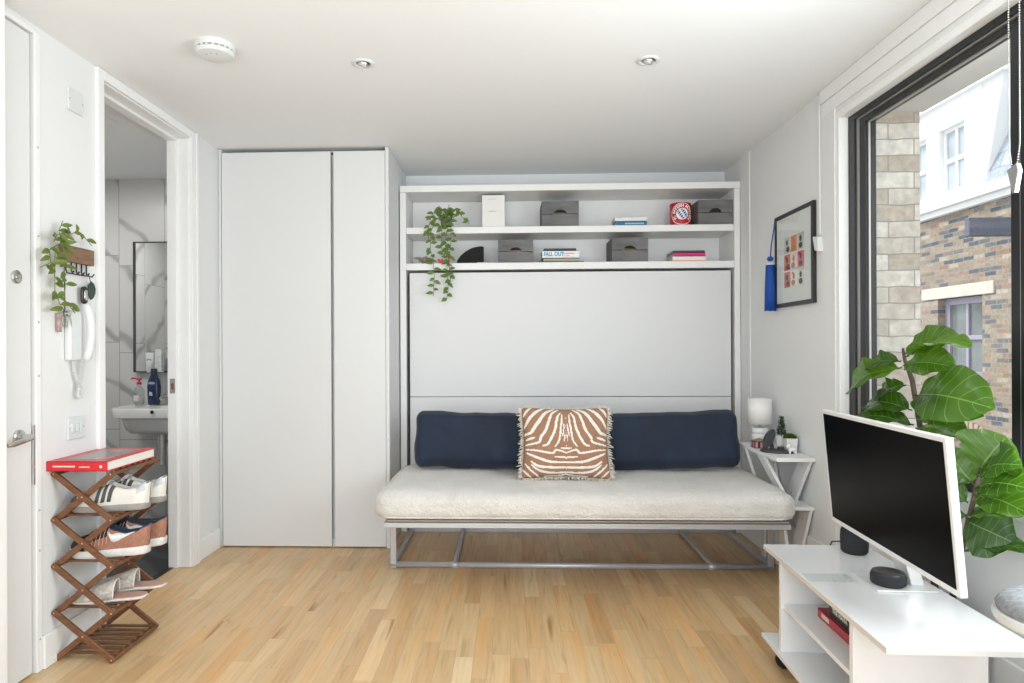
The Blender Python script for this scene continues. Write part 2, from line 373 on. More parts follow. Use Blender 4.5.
def soft_box(c, h, r, n=(12, 12, 6), disp=None, M=None):
    """rounded cuboid with an even grid on each side; h half sizes, r edge radius"""
    mb = MB(); c = Vector(c); h = Vector(h)
    for ax in range(3):
        a, b = [k for k in range(3) if k != ax]
        for sg in (-1, 1):
            def fn(u, v, ax=ax, a=a, b=b, sg=sg):
                p = Vector((0, 0, 0)); p[ax] = sg * h[ax]; p[a] = (2 * u - 1) * h[a]; p[b] = (2 * v - 1) * h[b]
                q = Vector([max(-(h[k] - r[k]), min(h[k] - r[k], p[k])) for k in range(3)])
                d = Vector([(p[k] - q[k]) / r[k] for k in range(3)])
                L = d.length or 1; d = d / L
                w = q + Vector([d[k] * r[k] for k in range(3)])
                if disp: w = w + disp(w, d)
                w = M @ w if M else w
                return w + c
            mb.grid(fn, n[a], n[b])
            if (sg > 0) == (ax == 1):
                k = n[a] * n[b]; mb.f[-k:] = [f[::-1] for f in mb.f[-k:]]
    return mb
def weld(o, d=0.0005):
    bm = bmesh.new(); bm.from_mesh(o.data); bmesh.ops.remove_doubles(bm, verts=bm.verts, dist=d)
    bmesh.ops.recalc_face_normals(bm, faces=bm.faces); bm.to_mesh(bm and o.data); bm.free(); return o

XL, XR, H, YB, YF = -1.754, 1.49, 2.402, 4.47, -1.6
# ================================================================== THE SETTING
struct(MB().box(XL - 0.11, XR + 0.1, YF, YB, -0.06, 0).build('floor', oak, loc='zero'))
struct(MB().box(-3.32, XL - 0.11, 2.4, YB, -0.07, -0.004).build('floor_bathroom', slate_m, loc='zero'))
struct(MB().box(-3.42, XR + 0.14, YF - 0.1, YB + 0.1, H, H + 0.08).build('ceiling', ceil_m, loc='zero'))
struct(MB().box(-1.90, XR + 0.14, YB, YB + 0.12, -0.06, H).build('wall_back', white_wall, loc='zero'))
struct(MB().box(-3.42, -1.90, 4.45, YB + 0.12, -0.07, H).build('wall_bathroom_back', tile_m, loc='zero'))
struct(MB().box(-3.42, -3.32, 2.3, 4.45, -0.07, H).build('wall_bathroom_left', tile_side, loc='zero'))
struct(MB().box(-3.42, -1.864, 2.2, 2.3, -0.07, H).build('wall_bathroom_front', white_wall, loc='zero'))
w = MB(); X0, X1 = XL - 0.11, XL
w.box(X0, X1, YF, 1.45, 0, H); w.box(X0, X1, 1.45, 2.33, 2.375, H); w.box(X0, X1, 2.33, 2.70, 0, H)
w.box(X0, X1, 2.70, 3.47, 2.372, H); w.box(X0, X1, 3.47, YB, 0, H); w.box(X0, X0 + 0.04, 1.45, 2.33, 0, 2.375)
struct(w.build('wall_left', white_wall, loc='zero'))
w = MB(); X0, X1 = XR, XR + 0.13
wy0, wy1, wz0, wz1 = 0.35, 2.965, 0.705, 2.257
w.box(X0, X1, YF, wy0, 0, H); w.box(X0, X1, wy1, YB, 0, H); w.box(X0, X1, wy0, wy1, 0, wz0); w.box(X0, X1, wy0, wy1, wz1, H)
struct(w.build('wall_right', white_wall, loc='zero'))
w = MB(); w.box(XL - .11, -1.4, YF - .1, YF, 0, H); w.box(1.2, XR + .13, YF - .1, YF, 0, H); w.box(-1.4, 1.2, YF - .1, YF, 0, .3); w.box(-1.4, 1.2, YF - .1, YF, 2.28, H)
struct(w.build('wall_rear', white_wall, loc='zero'))  # unseen wall; its wide opening is made up to let the frontal fill in

# wall nib at the very left edge, next to the entrance door
struct(MB().box(XL, -1.70, 1.4, 2.11, 0, H).build('trim_1', trim_m, loc='zero', bevel=0.004))

# skirting boards
def skirt(name, segs):
    m = MB()
    for (x0, x1, y0, y1, h) in segs: m.box(x0, x1, y0, y1, 0, h)
    return struct(m.build(name, trim_m, loc='zero', bevel=0.004))
skirt('baseboard_left', [(XL, XL + .014, 2.335, 2.654, .125), (XL, XL + .014, 3.532, 3.795, .125)])
skirt('baseboard_right', [(XR - .014, XR, YF, 4.14, .26)])

# entrance door (door_1) with frame, lever and lock
d = struct(MB().box(XL - .045, XL - .006, 1.49, 2.298, .006, 2.362).build('door_1', door_m, loc='zero', bevel=0.003))
fr = MB().box(XL - .06, XL + .006, 2.306, 2.334, 0, 2.375).box(XL - .06, XL + .004, 1.45, 2.306, 2.366, 2.385)
fr.build('door_frame', trim_m, d, bevel=0.003)
fr = MB(); fr.box(XL - .002, XL + .0035, 2.299, 2.3035, .70, .92)
fr.build('latch_plate', chrome, d)
m = MB(); Mx = Matrix.Rotation(PI / 2, 4, 'Y')
m.lathe([(0.0, 0), (.026, 0), (.026, .008), (.02, .012), (0, .012)], (XL - .006, 2.234, .885), 24, Mx)
m.tube([(XL, 2.234, .885), (XL + .045, 2.234, .885), (XL + .052, 2.222, .883), (XL + .052, 2.142, .872), (XL + .047, 2.122, .870)], [.009, .009, .0095, .009, .006], 10, flat=1.1)
m.build('door_handle', chrome, d, smooth=True, angle=40)
m = MB(); m.lathe([(0, 0), (.024, 0), (.024, .006), (.019, .009), (.008, .009), (.007, .013), (0, .013)], (XL - .006, 2.226, 1.458), 24, Mx)
m.build('deadlock', chrome, d, smooth=True, angle=40)
m = MB()
for z in (0.12, .45, .60, 1.1, 1.3, 1.62, 1.95): m.lathe([(0, 0), (.0035, 0), (.003, .002), (0, .002)], (XL + .006, 2.321, z), 8, Mx)
m.build('screw', grey_pl, d)

# bathroom doorway (door_2): lining, stop, architraves, strike plate
d = struct(MB().box(XL - .112, XL + .002, 3.4505, 3.4695, 0, 2.352).box(XL - .112, XL + .002, 2.7005, 2.7195, 0, 2.352).box(XL - .112, XL + .002, 2.7005, 3.4695, 2.352, 2.3715)
           .box(XL - .112, XL - .06, 3.435, 3.4505, 0, 2.337).box(XL - .112, XL - .06, 2.7195, 2.735, 0, 2.337).box(XL - .112, XL - .06, 2.72, 3.45, 2.337, 2.352).build('door_2', trim_m, loc='zero', bevel=0.002))
a = MB(); a.box(XL, XL + .018, 3.455, 3.525, 0, H - .002).box(XL, XL + .018, 2.655, 2.698, 0, H - .002).box(XL, XL + .018, 2.698, 3.455, 2.357, H - .002)
a.box(XL + .018, XL + .024, 3.50, 3.525, 0, H - .002)
a.build('architrave', trim_m, d, bevel=0.003)
m = MB().box(XL - .098, XL - .07, 3.4335, 3.436, .955, 1.035); k = m.build('strike_plate', chrome, d)
MB().box(XL - .090, XL - .078, 3.4325, 3.4337, .975, 1.01).build('strike_recess', mat('rusty_recess', (.22, .08, .03), .7), k)
struct(MB().box(XL - .118, XL - .085, 2.72, 3.45, -.003, .004).build('threshold', black_pl, loc='zero'))

# window_1: deep reveal, black frame, glass
wn = MB(); fx0, fx1 = 1.532, 1.60
def ringbox(m, x0, x1, y0, y1, z0, z1, t, mi=0, tt=None):
    tt = tt or t
    m.box(x0, x1, y0, y1, z1 - tt, z1, mi); m.box(x0, x1, y0, y1, z0, z0 + t, mi); m.box(x0, x1, y1 - t, y1, z0 + t, z1 - tt, mi); m.box(x0, x1, y0, y0 + t, z0 + t, z1 - tt, mi)
ringbox(wn, fx0, fx1, wy0, 2.94, wz0 + .005, 2.228, .05, tt=.026)
wn.box(fx0 + .002, fx1, 1.915, 1.975, wz0 + .05, 2.203)
win = struct(wn.build('window_1', black_frame, loc='zero', bevel=.002))
for (ya, yb) in ((1.975, 2.89), (0.40, 1.915)):
    q = MB(); ringbox(q, fx0 + .018, fx1 - .002, ya + .012, yb - .008, wz0 + .06, 2.196, .045, tt=.022); q.build('sash', black_frame, win, bevel=.002)
    q = MB(); ringbox(q, fx0 + .010, fx0 + .030, ya + .002, yb, wz0 + .052, 2.203, .009, tt=.006); q.build('seal', bead_m, win)
    q = MB(); ringbox(q, fx0 + .030, fx0 + .038, ya + .055, yb - .051, wz0 + .103, 2.175, .008); q.build('glazing_bead', bead_m, win)
    MB().box(fx0 + .040, fx0 + .044, ya + .05, yb - .046, wz0 + .1, 2.178).build('glass_pane', glass_m, win)
rv = MB(); rv.box(XR - .001, fx0, 2.938, wy1, wz0, 2.257); rv.box(XR - .001, fx0, wy0, 2.94, 2.226, 2.257)
struct(rv.build('trim_2', trim_m, loc='zero', bevel=.002))
struct(MB().box(XR - .012, fx0 + .002, wy0, 2.968, wz0 - .02, wz0 + .004).build('window_sill', trim_m, loc='zero', bevel=.003))
struct(MB().box(XR - .006, XR, 2.968, 3.085, .26, 2.29).build('trim_3', white_wall, loc='zero'))
struct(MB().box(1.484, XR, 4.00, 4.15, 0, H).build('trim_4', white_wall, loc='zero'))

# ================================================================== OUTSIDE
o = MB(); o.box(1.60, 1.825, 2.905, 3.6, -4, 2.275); o.box(1.62, 1.825, -1.6, 2.905, 2.275, 3.4); o.box(1.60, 1.825, 2.905, 3.6, 2.275, 3.4); o.box(1.62, 1.82, -1.6, 2.905, -4, .69)
struct(o.build('wall_outer_masonry', pale_brick, loc='zero'))
struct(MB().box(1.601, 1.84, -1.6, 2.905, 2.235, 2.30).build('trim_5', mat('weathered_white_soffit', (.66, .65, .63), .7, noise_amt=.05), loc='zero'))
struct(MB().box(1.601, 1.86, .3, 2.905, .66, .70).build('window_sill_outer', stone_m, loc='zero'))
struct(MB().box(-12, 30, -14, 26, -4.2, -4.0).build('ground', paving_m, loc='zero'))

# building across the lane
hb = thing('brick_building', (6.0, 8.0, -4.0), 'weathered brown brick building across the lane, lilac sash windows and slate roof', 'building')
fz0, fz1 = -4.0, 3.06
b = MB(); X = 6.0
def wall_holes(m, x0, x1, y0, y1, z0, z1, holes):
    ys = sorted({y0, y1, *[h[0] for h in holes], *[h[1] for h in holes]})
    for a_, b_ in zip(ys[:-1], ys[1:]):
        hs = sorted([(h[2], h[3]) for h in holes if h[0] <= a_ + 1e-6 and h[1] >= b_ - 1e-6]); z = z0
        for (p, q) in hs:
            if p > z: m.box(x0, x1, a_, b_, z, p)
            z = q
        if z < z1: m.box(x0, x1, a_, b_, z, z1)
holes = [(8.33, 9.17, .76, 1.84), (6.75, 7.80, -.25, 2.17), (8.3, 8.92, -2.2, -.22)]
wall_holes(b, X, X + .35, 5.5, 11.5, fz0, fz1, holes)
b.build('facade', stock_brick, hb)
def sash(y0, y1, z0, z1, fr_m, gl_m, x=X + .10, t=.09, name='window', cols=2, meeting=True, bx=.06):
    q = MB(); ringbox(q, x, x + bx, y0, y1, z0, z1, t)
    if cols == 2: q.box(x + .005, x + bx - .01, (y0 + y1) / 2 - .025, (y0 + y1) / 2 + .025, z0 + t, z1 - t)
    if meeting: q.box(x + .002, x + bx - .006, y0 + t, y1 - t, (z0 + z1) / 2 - .03, (z0 + z1) / 2 + .03)
    p = q.build(name, fr_m, hb, bevel=.004)
    MB().box(x + .03, x + .04, y0 + t * .8, y1 - t * .8, z0 + t * .8, z1 - t * .8).build('pane', gl_m, p)
sash(8.33, 9.17, .76, 1.84, lilac_m, ext_glass)
sash(6.75, 7.80, -.25, 2.17, lilac_m, ext_glass, name='window')
sash(8.3, 8.92, -2.2, -.22, lilac_m, ext_glass, name='window')
MB().box(X - .02, X + .12, 8.12, 9.5, 1.84, 2.0).build('lintel', stone_m, hb, bevel=.01)
MB().box(X - .06, X + .12, 8.25, 9.25, .68, .76).build('window_ledge', lilac_m, hb, bevel=.01)
ar = MB()
for k in range(13):      # soldier-course arch over the lower window
    t = k / 12; y = 8.1 + 1.0 * t; zz = -.17 + .16 * math.sin(PI * t) + .0 ; an = (t - .5) * .7
    Mr = Matrix.Translation((X - .012, y, zz + .1)) @ Matrix.Rotation(-an, 4, 'X')
    ar.box(-.01, .05, -.034, .034, -.11, .11, 0, Mr)
ar.build('brick_arch', mat('arch_brick', (.42, .33, .25), .9, noise_amt=.2, noise_scale=12), hb)
MB().box(X - .14, X + .2, 5.5, 11.5, fz1, fz1 + .13).box(X - .08, X, 5.5, 11.5, fz1 - .08, fz1).build('cornice', render_m, hb, bevel=.01)
MB().box(5.19, 6.0, 7.40, 7.48, 2.43, 2.64).build('lead_canopy', lead_m, hb, bevel=.01, label='grey lead covered canopy')
# slate mansard with white dormer
MB().hexa([(X + .02, 5.5, fz1 + .13), (X + .3, 5.5, fz1 + .13), (X + .3, 8.62, fz1 + .13), (X + .02, 8.62, fz1 + .13)],
          [(X + .55, 5.5, 4.75), (X + .8, 5.5, 4.75), (X + .8, 8.05, 4.75), (X + .55, 8.05, 4.75)]).build('roof', slate_roof, hb)
dm = MB(); wall_holes(dm, X + .06, X + .5, 8.40, 11.0, fz1 + .13, 4.55, [(8.72, 9.22, 3.3, 4.2), (9.5, 10.1, 3.3, 4.2)]); 
dm.hexa([(X + .07, 8.38, 3.19), (X + .9, 8.38, 3.19), (X + .9, 8.4, 3.19), (X + .07, 8.4, 3.19)], [(X + .07, 8.05, 4.55), (X + .9, 8.05, 4.55), (X + .9, 8.4, 4.55), (X + .07, 8.4, 4.55)])
dm.build('dormer', render_m, hb)
MB().box(X + .0, X + .9, 8.0, 11.0, 4.55, 4.66).build('dormer_cornice', render_m, hb, bevel=.01)
sash(8.72, 9.22, 3.3, 4.2, render_m, ext_glass2, x=X + .12, t=.05)
sash(9.5, 10.1, 3.3, 4.2, render_m, ext_glass2, x=X + .12, t=.05)

# ================================================================== FITTED FURNITURE
wd = thing('wardrobe', (-1.24, 4.1, 0), 'tall white built-in wardrobe reaching the ceiling beside the bathroom doorway', 'wardrobe')
c = MB(); c.box(XL + .002, -1.735, 3.812, 4.46, 0, H - .002); c.box(-.735, -.715, 3.80, 4.46, 0, H - .002); c.box(-1.735, -.735, 4.44, 4.46, .0, H - .002)
c.box(-1.735, -.735, 3.87, 4.46, 2.39, H - .002); c.box(-1.735, -.735, 3.83, 4.44, .0, .05); c.box(-1.072, -1.044, 3.845, 4.44, 0, 2.37)
c.build('carcass', cab_m, wd, bevel=.001, seg=1)
MB().box(-1.729, -1.0665, 3.803, 3.823, .008, 2.378).build('door', cab_m, wd, bevel=.0015, seg=1)
MB().box(-1.048, -.737, 3.803, 3.823, .008, 2.378).build('door', cab_m, wd, bevel=.0015, seg=1)

bk = thing('wall_bed_unit', (.39, 4.3, 0), 'white wall-bed cabinet with folded bed front and two open shelves above', 'wall bed')
Y0 = 4.15
def part(nm, x0, x1, y0, y1, z0, z1, mm=shelf_m, p=bk, bev=.0015, **k): return MB().box(x0, x1, y0, y1, z0, z1).build(nm, mm, p, bevel=bev, seg=1, **k)
part('side_panel', -.708, -.668, Y0, 4.455, 0, 2.21)
part('side_panel', 1.445, 1.482, Y0, 4.455, 0, 2.21)
part('top_panel', -.708, 1.482, Y0 - .004, 4.455, 2.211, 2.253)
part('shelf', -.667, 1.444, Y0 + .006, 4.44, 1.940, 1.982)
part('shelf', -.667, 1.444, Y0, 4.44, 1.703, 1.747)
part('back_panel', -.667, 1.444, 4.441, 4.455, .0, 2.21)
part('bed_front', -.647, 1.425, Y0 + .012, 4.19, .8785, 1.686, cab_m)
part('bed_front', -.647, 1.425, Y0 + .012, 4.19, .035, .875, cab_m)
m = MB(); m.box(-.655, 1.432, Y0 - .012, Y0 + .010, .0, .035); m.build('bottom_rail', steel_w, bk, bevel=.003)

# ================================================================== CEILING FITTINGS
def downlight(x, y, lab):
    t = thing('ceiling_downlight', (x, y, H), lab, 'ceiling light', None)
    MB().lathe([(.028, 0), (.048, 0), (.047, -.004), (.036, -.007), (.029, -.004), (.028, 0)], (x, y, H), 32).build('trim_ring', white_pl, t, smooth=True)
    M = Matrix.Rotation(R(14), 4, 'Y')
    MB().lathe([(0, -.008), (.022, -.008), (.024, -.004), (.024, .0), (0, .0)], (x, y, H - .001), 24, M).build('lamp_holder', chrome, t, smooth=True, angle=30)
    MB().lathe([(0, -.010), (.013, -.0095), (.016, -.0075), (0, -.0075)], (x, y, H - .001), 20, M).build('bulb', mat('frosted_lens', (.75, .73, .68), .3), t, smooth=True)
    return t
downlight(-.611, 2.685, 'small recessed ceiling downlight, left of the two, nearer the round smoke alarm')
downlight(.589, 2.71, 'small recessed ceiling downlight, right of the two, towards the window')
t = thing('smoke_alarm', (-1.16, 2.50, H), 'round white smoke alarm on the ceiling above the bathroom door', 'smoke alarm')
MB().lathe([(0, 0), (.074, 0), (.076, -.012), (.074, -.022), (0, -.022)], (-1.16, 2.50, H), 40).build('base', white_pl, t, smooth=True, angle=30)
MB().lathe([(0, -.022), (.068, -.022), (.068, -.029), (0, -.029)], (-1.16, 2.50, H), 40).build('vent_band', grey_pl, t)
m = MB().lathe([(0, -.029), (.073, -.029), (.074, -.034), (.066, -.043), (.03, -.049), (0, -.05)], (-1.16, 2.50, H), 40)
for k in range(20):
    a_ = 2 * PI * k / 20; m.box(-.003, .003, .066, .0745, -.03, -.021, 0, Matrix.Translation((-1.16, 2.50, H)) @ Matrix.Rotation(a_, 4, 'Z'))
m.build('cover', white_pl, t, smooth=True, angle=30)
m = MB()
for (dx, dy) in ((-.02, -.03), (.0, -.035), (.02, -.03)): m.lathe([(0, 0), (.003, 0), (.003, -.003), (0, -.003)], (-1.16 + dx, 2.50 + dy, H - .046), 8)
m.build('indicator', grey_pl, t)

# ================================================================== LEFT WALL FITTINGS
def wall_plate(y0, y1, z0, z1, name, lab, cat, buttons):
    t = thing(name, (XL, (y0 + y1) / 2, z0), lab, cat)
    MB().box(XL, XL + .009, y0, y1, z0, z1).build('face_plate', white_pl, t, bevel=.003)
    m = MB()
    for q in (.08, .92): m.lathe([(0, 0), (.0035, 0), (.003, .002), (0, .002)], (XL + .008, y0 + (y1 - y0) * q, (z0 + z1) / 2 + (.0)), 8, Mx)
    m.build('screw', grey_pl, t)['kind'] = 'stuff'
    for k in range(buttons):
        c = y0 + (y1 - y0) * (k + 1) / (buttons + 1)
        MB().box(XL + .006, XL + .014, c - .009, c + .009, (z0 + z1) / 2 - .016, (z0 + z1) / 2 + .016).build('rocker', white_pl, t, bevel=.002)
    return t
wall_plate(2.485, 2.575, 2.155, 2.245, 'blank_plate', 'square white blank cover plate high on the left wall', 'wall plate', 0)
wall_plate(2.475, 2.572, .838, .928, 'light_switch', 'white three-gang light switch on the left wall above the shoe rack', 'light switch', 3)

# intercom handset
ic = thing('intercom_phone', (XL, 2.522, 1.158), 'white intercom handset with coiled cord on the left wall below the key rack', 'intercom')
MB().box(XL, XL + .028, 2.462, 2.537, 1.153, 1.353).build('base_unit', white_pl, ic, bevel=.010, seg=3)
m = MB()
hp = [(XL + .048, 2.535, 1.166), (XL + .060, 2.537, 1.208), (XL + .064, 2.537, 1.268), (XL + .060, 2.537, 1.328), (XL + .048, 2.535, 1.368)]
m.tube([(XL + .040, 2.535, 1.150)] + hp + [(XL + .040, 2.535, 1.384)], [.014, .026, .024, .022, .024, .026, .014], 4)
q = m.build('handset', white_pl, ic, smooth=True, subsurf=2)
m = MB(); pts = []
path = [(2.492, 1.155), (2.500, 1.103), (2.520, 1.058), (2.534, 1.030), (2.525, 1.003), (2.508, 1.013), (2.512, 1.048), (2.530, 1.103), (2.537, 1.153)]
NN = 260
for i in range(NN + 1):
    t_ = i / NN * (len(path) - 1); k = min(int(t_), len(path) - 2); f_ = t_ - k
    y = path[k][0] * (1 - f_) + path[k + 1][0] * f_; z = path[k][1] * (1 - f_) + path[k + 1][1] * f_
    a_ = i * 1.168; pts.append((XL + .018 + .006 * math.cos(a_) + .012 * (i / NN), y + .006 * math.sin(a_), z + .002 * math.sin(a_ + 1)))
m.tube(pts, .0026, 5); m.build('coiled_cord', white_pl, ic, smooth=True)

# key rack with hooks
kr = thing('key_rack', (XL, 2.476, 1.50), 'small brown wooden key rack with black hooks on the left wall', 'key rack')
MB().box(XL + .001, XL + .020, 2.432, 2.622, 1.545, 1.610).build('board', walnut2, kr, bevel=.002)
for k, y in enumerate((2.460, 2.492, 2.522, 2.552, 2.582)):
    MB().tube([(XL + .012, y, 1.548), (XL + .012, y, 1.512), (XL + .014, y + .004, 1.500), (XL + .026, y + .016, 1.498), (XL + .031, y + .020, 1.510)], .0032, 7).build('hook', black_pl, kr, smooth=True)
kf = thing('key_fob', (XL + .0186, 2.553, 1.394), 'black car key fob with silver edge hanging from the key rack', 'key')
MB().tube([(XL + .0279, 2.570, 1.502), (XL + .0260, 2.563, 1.474), (XL + .0248, 2.557, 1.456)], .0016, 6).build('key_ring', chrome, kf)
soft = soft_box((XL + .0223, 2.553, 1.419), (.008, .019, .036), (.007, .017, .017), (4, 8, 10)).build('fob_body', black_pl, kf, smooth=True); weld(soft)
soft = soft_box((XL + .0302, 2.553, 1.419), (.002, .010, .022), (.0018, .009, .009), (3, 6, 8)).build('silver_badge', chrome, kf, smooth=True); weld(soft)
lt = thing('leather_tag', (XL + .0186, 2.595, 1.424), 'dark green heart shaped leather tag hanging beside the key fob', 'key tag')
out = [(0, .038), (.016, .03), (.027, .010), (.026, -.01), (.012, -.032), (-.004, -.04), (-.018, -.022), (-.024, 0), (-.018, .022)]
MB().prism([(XL + .0210, 2.595 + p[0], 1.442 + p[1]) for p in out], (.005, 0, 0)).build('tag_body', mat('dark_green_leather', (.035, .06, .045), .6, bump=.3), lt, bevel=.002)
MB().tube([(XL + .0285, 2.575, 1.502), (XL + .0260, 2.588, 1.474)], .0016, 6).build('tag_loop', black_pl, lt)
kc = thing('key_bunch', (XL + .0186, 2.438, 1.274), 'bunch of metal keys hanging half hidden behind the vine, beside the intercom', 'keys')
MB().tube([(XL + .0279, 2.428, 1.502), (XL + .0248, 2.435, 1.414), (XL + .0223, 2.438, 1.346)], .002, 6).build('lanyard', black_pl, kc)
m = MB()
for k in range(3):
    M = Matrix.Translation((XL + .0186 + k * .004, 2.435 + k * .012, 1.339)) @ Matrix.Rotation(R(-14 + 14 * k), 4, 'X')
    m.lathe([(0, -.0012), (.011, -.0012), (.011, .0012), (0, .0012)], M.translation, 12, M.to_3x3().to_4x4() @ Mx)
    m.box(-.0012, .0012, -.004, .004, -.055, -.008, 0, M); m.box(-.0012, .0012, .003, .007, -.05, -.03, 0, M)
m.build('key', chrome, kc)
MB().box(XL + .0093, XL + .0186, 2.409, 2.429, 1.266, 1.339).build('photo_fob', mat('photo_fob', (.45, .3, .26), .4, noise_amt=.5, noise_scale=60), kc, bevel=.002)

# artificial leaves
def leaf(m, base, dirv, up, L, Wd, fold=.25, curl=.3, nu=4, nv=5, lob=0.0):
    base = Vector(base); d = Vector(dirv).normalized(); u = Vector(up); s = d.cross(u).normalized(); n = s.cross(d).normalized()
    def fn(a, t):
        sx = (a - .5) * 2
        prof = math.sin(PI * min(1, t ** .8)) ** .85 if not lob else (math.sin(PI * t ** 1.35) ** .6 * (1 - .18 * math.exp(-((t - .42) / .16) ** 2)) if 0 < t < 1 else 0)
        wv = Wd * prof * .5
        y = t * L; z = fold * abs(sx) * wv - curl * L * t * t
        return base + s * (sx * wv) + d * y + n * z
    m.grid(fn, nu, nv)
kp = thing('ivy_spray', (XL, 2.40, 1.30), 'artificial green leafy spray draped over the key rack on the left wall', 'artificial plant')
m = MB(); st = MB()
strands = [[(2.40, 1.62), (2.36, 1.57), (2.345, 1.50), (2.36, 1.42), (2.375, 1.37), (2.41, 1.34)], [(2.40, 1.61), (2.375, 1.65), (2.39, 1.69)], [(2.40, 1.62), (2.45, 1.655), (2.51, 1.665), (2.555, 1.62)],
           [(2.38, 1.60), (2.40, 1.52), (2.41, 1.45), (2.41, 1.39), (2.455, 1.34)], [(2.38, 1.60), (2.33, 1.57), (2.315, 1.52), (2.285, 1.50)], [(2.39, 1.62), (2.40, 1.56), (2.395, 1.50)], [(2.38, 1.64), (2.35, 1.63), (2.335, 1.60)]]
for sn in strands:
    pts = [(XL + .045 + random.uniform(-.006, .012), y, z) for (y, z) in sn]
    st.tube(pts, .0016, 5)
    for i in range(len(pts) - 1):
        a_ = Vector(pts[i]); b_ = Vector(pts[i + 1]); n_ = max(2, int((b_ - a_).length / .022))
        for j in range(n_):
            p = a_.lerp(b_, j / n_); tdir = (b_ - a_).normalized(); sd = random.choice((-1, 1))
            dv = tdir * .35 + Vector((random.uniform(.0, .5), sd * random.uniform(.5, 1.0), random.uniform(-.35, .45)))
            leaf(m, p, dv, (1, -.5, .3), random.uniform(.044, .064), random.uniform(.017, .023), .3, .15)
st.build('stem', stem_m, kp, smooth=True); m.build('foliage', ruscus_m, kp, smooth=True)['kind'] = 'stuff'

# ================================================================== BATHROOM
sk = thing('wash_basin', (-2.30, 4.2, .63), 'white ceramic wash basin on the bathroom wall seen through the doorway', 'wash basin')
bx0, bx1, by0, by1 = -2.632, -2.03, 4.05, 4.45
m = MB()
def basin_fn(zz, inset, rr):
    pts = []
    x0, x1, y0, y1 = bx0 + inset, bx1 - inset, by0 + inset, by1 - (inset if inset < .0 else 0) 
    for (cx, cy, a0) in ((x1 - rr, y0 + rr, -90), (x1 - .01, y1 - .01, 0), (x0 + .01, y1 - .01, 90), (x0 + rr, y0 + rr, 180)):
        r_ = rr if cy < 4.3 else .01
        for k in range(7): a_ = R(a0 + 90 * k / 6); pts.append((cx + r_ * math.cos(a_), cy + r_ * math.sin(a_), zz))
    return pts
rings = [basin_fn(.635, .09, .10), basin_fn(.66, .065, .11), basin_fn(.735, .045, .12), basin_fn(.75, .004, .13), basin_fn(.80, 0, .13), basin_fn(.812, .006, .13), basin_fn(.812, .022, .12)]
inner = [basin_fn(.805, .028, .12), basin_fn(.74, .05, .11), basin_fn(.70, .10, .10)]
inner = [[(x, min(y, 4.34), z) for (x, y, z) in rg] for rg in inner]
allr = rings + inner; n_ = len(allr[0]); vs = [p for rg in allr for p in rg]
fs = [(i * n_ + k, i * n_ + (k + 1) % n_, (i + 1) * n_ + (k + 1) % n_, (i + 1) * n_ + k) for i in range(len(allr) - 1) for k in range(n_)] + [tuple(range(n_))[::-1], tuple((len(allr) - 1) * n_ + k for k in range(n_))]
m.add(vs, fs); m.build('basin', ceramic, sk, smooth=True, angle=45)
m = MB(); m.lathe([(0, .0), (.012, 0), (.012, .002), (0, .002)], (-2.30, 4.045, .79), 12, Matrix.Rotation(PI / 2, 4, 'X')); m.build('overflow_hole', black_pl, sk)
m = MB(); m.tube([(-2.345, 4.24, .70), (-2.345, 4.24, .60)], .019, 14); m.tube([(-2.345, 4.24, .615), (-2.345, 4.24, .42)], .027, 18); m.tube([(-2.345, 4.24, .56), (-2.30, 4.30, .56), (-2.22, 4.44, .56)], .016, 12)
m.build('bottle_trap', chrome, sk, smooth=True, angle=40)
m = MB(); m.lathe([(0, 0), (.024, 0), (.024, .006), (.019, .01), (.019, .085), (.016, .10), (0, .102)], (-2.365, 4.385, .812), 20)
m.tube([(-2.365, 4.385, .87), (-2.365, 4.31, .875), (-2.365, 4.265, .86)], [.013, .012, .011], 12); m.tube([(-2.365, 4.385, .91), (-2.34, 4.37, .93), (-2.285, 4.34, .95)], [.011, .007, .006], 10)
m.build('mixer_tap', chrome, sk, smooth=True, angle=40)

mr = thing('bathroom_mirror', (-2.3, 4.44, 1.03), 'rectangular mirror with thin dark frame above the wash basin', 'mirror')
MB().box(-2.635, -1.98, 4.425, 4.449, 1.04, 1.945).build('mirror_glass', mirror_m, mr)
m = MB(); m.box(-2.643, -2.634, 4.415, 4.449, 1.034, 1.952); m.box(-2.634, -1.96, 4.415, 4.449, 1.945, 1.952); m.box(-2.634, -1.96, 4.415, 4.449, 1.034, 1.04); m.box(-1.974, -1.96, 4.415, 4.449, 1.04, 1.945)
m.build('mirror_frame', black_pl, mr)
gs = thing('mirror_shelf', (-2.45, 4.40, 1.02), 'narrow clear glass shelf below the bathroom mirror', 'shelf')
MB().box(-2.56, -2.02, 4.335, 4.414, 1.030, 1.036).build('shelf_glass', clear_m, gs)
m = MB(); m.box(-2.54, -2.52, 4.40, 4.449, 1.022, 1.030); m.box(-2.08, -2.06, 4.40, 4.449, 1.022, 1.030); m.build('bracket', chrome, gs)['kind'] = 'stuff'

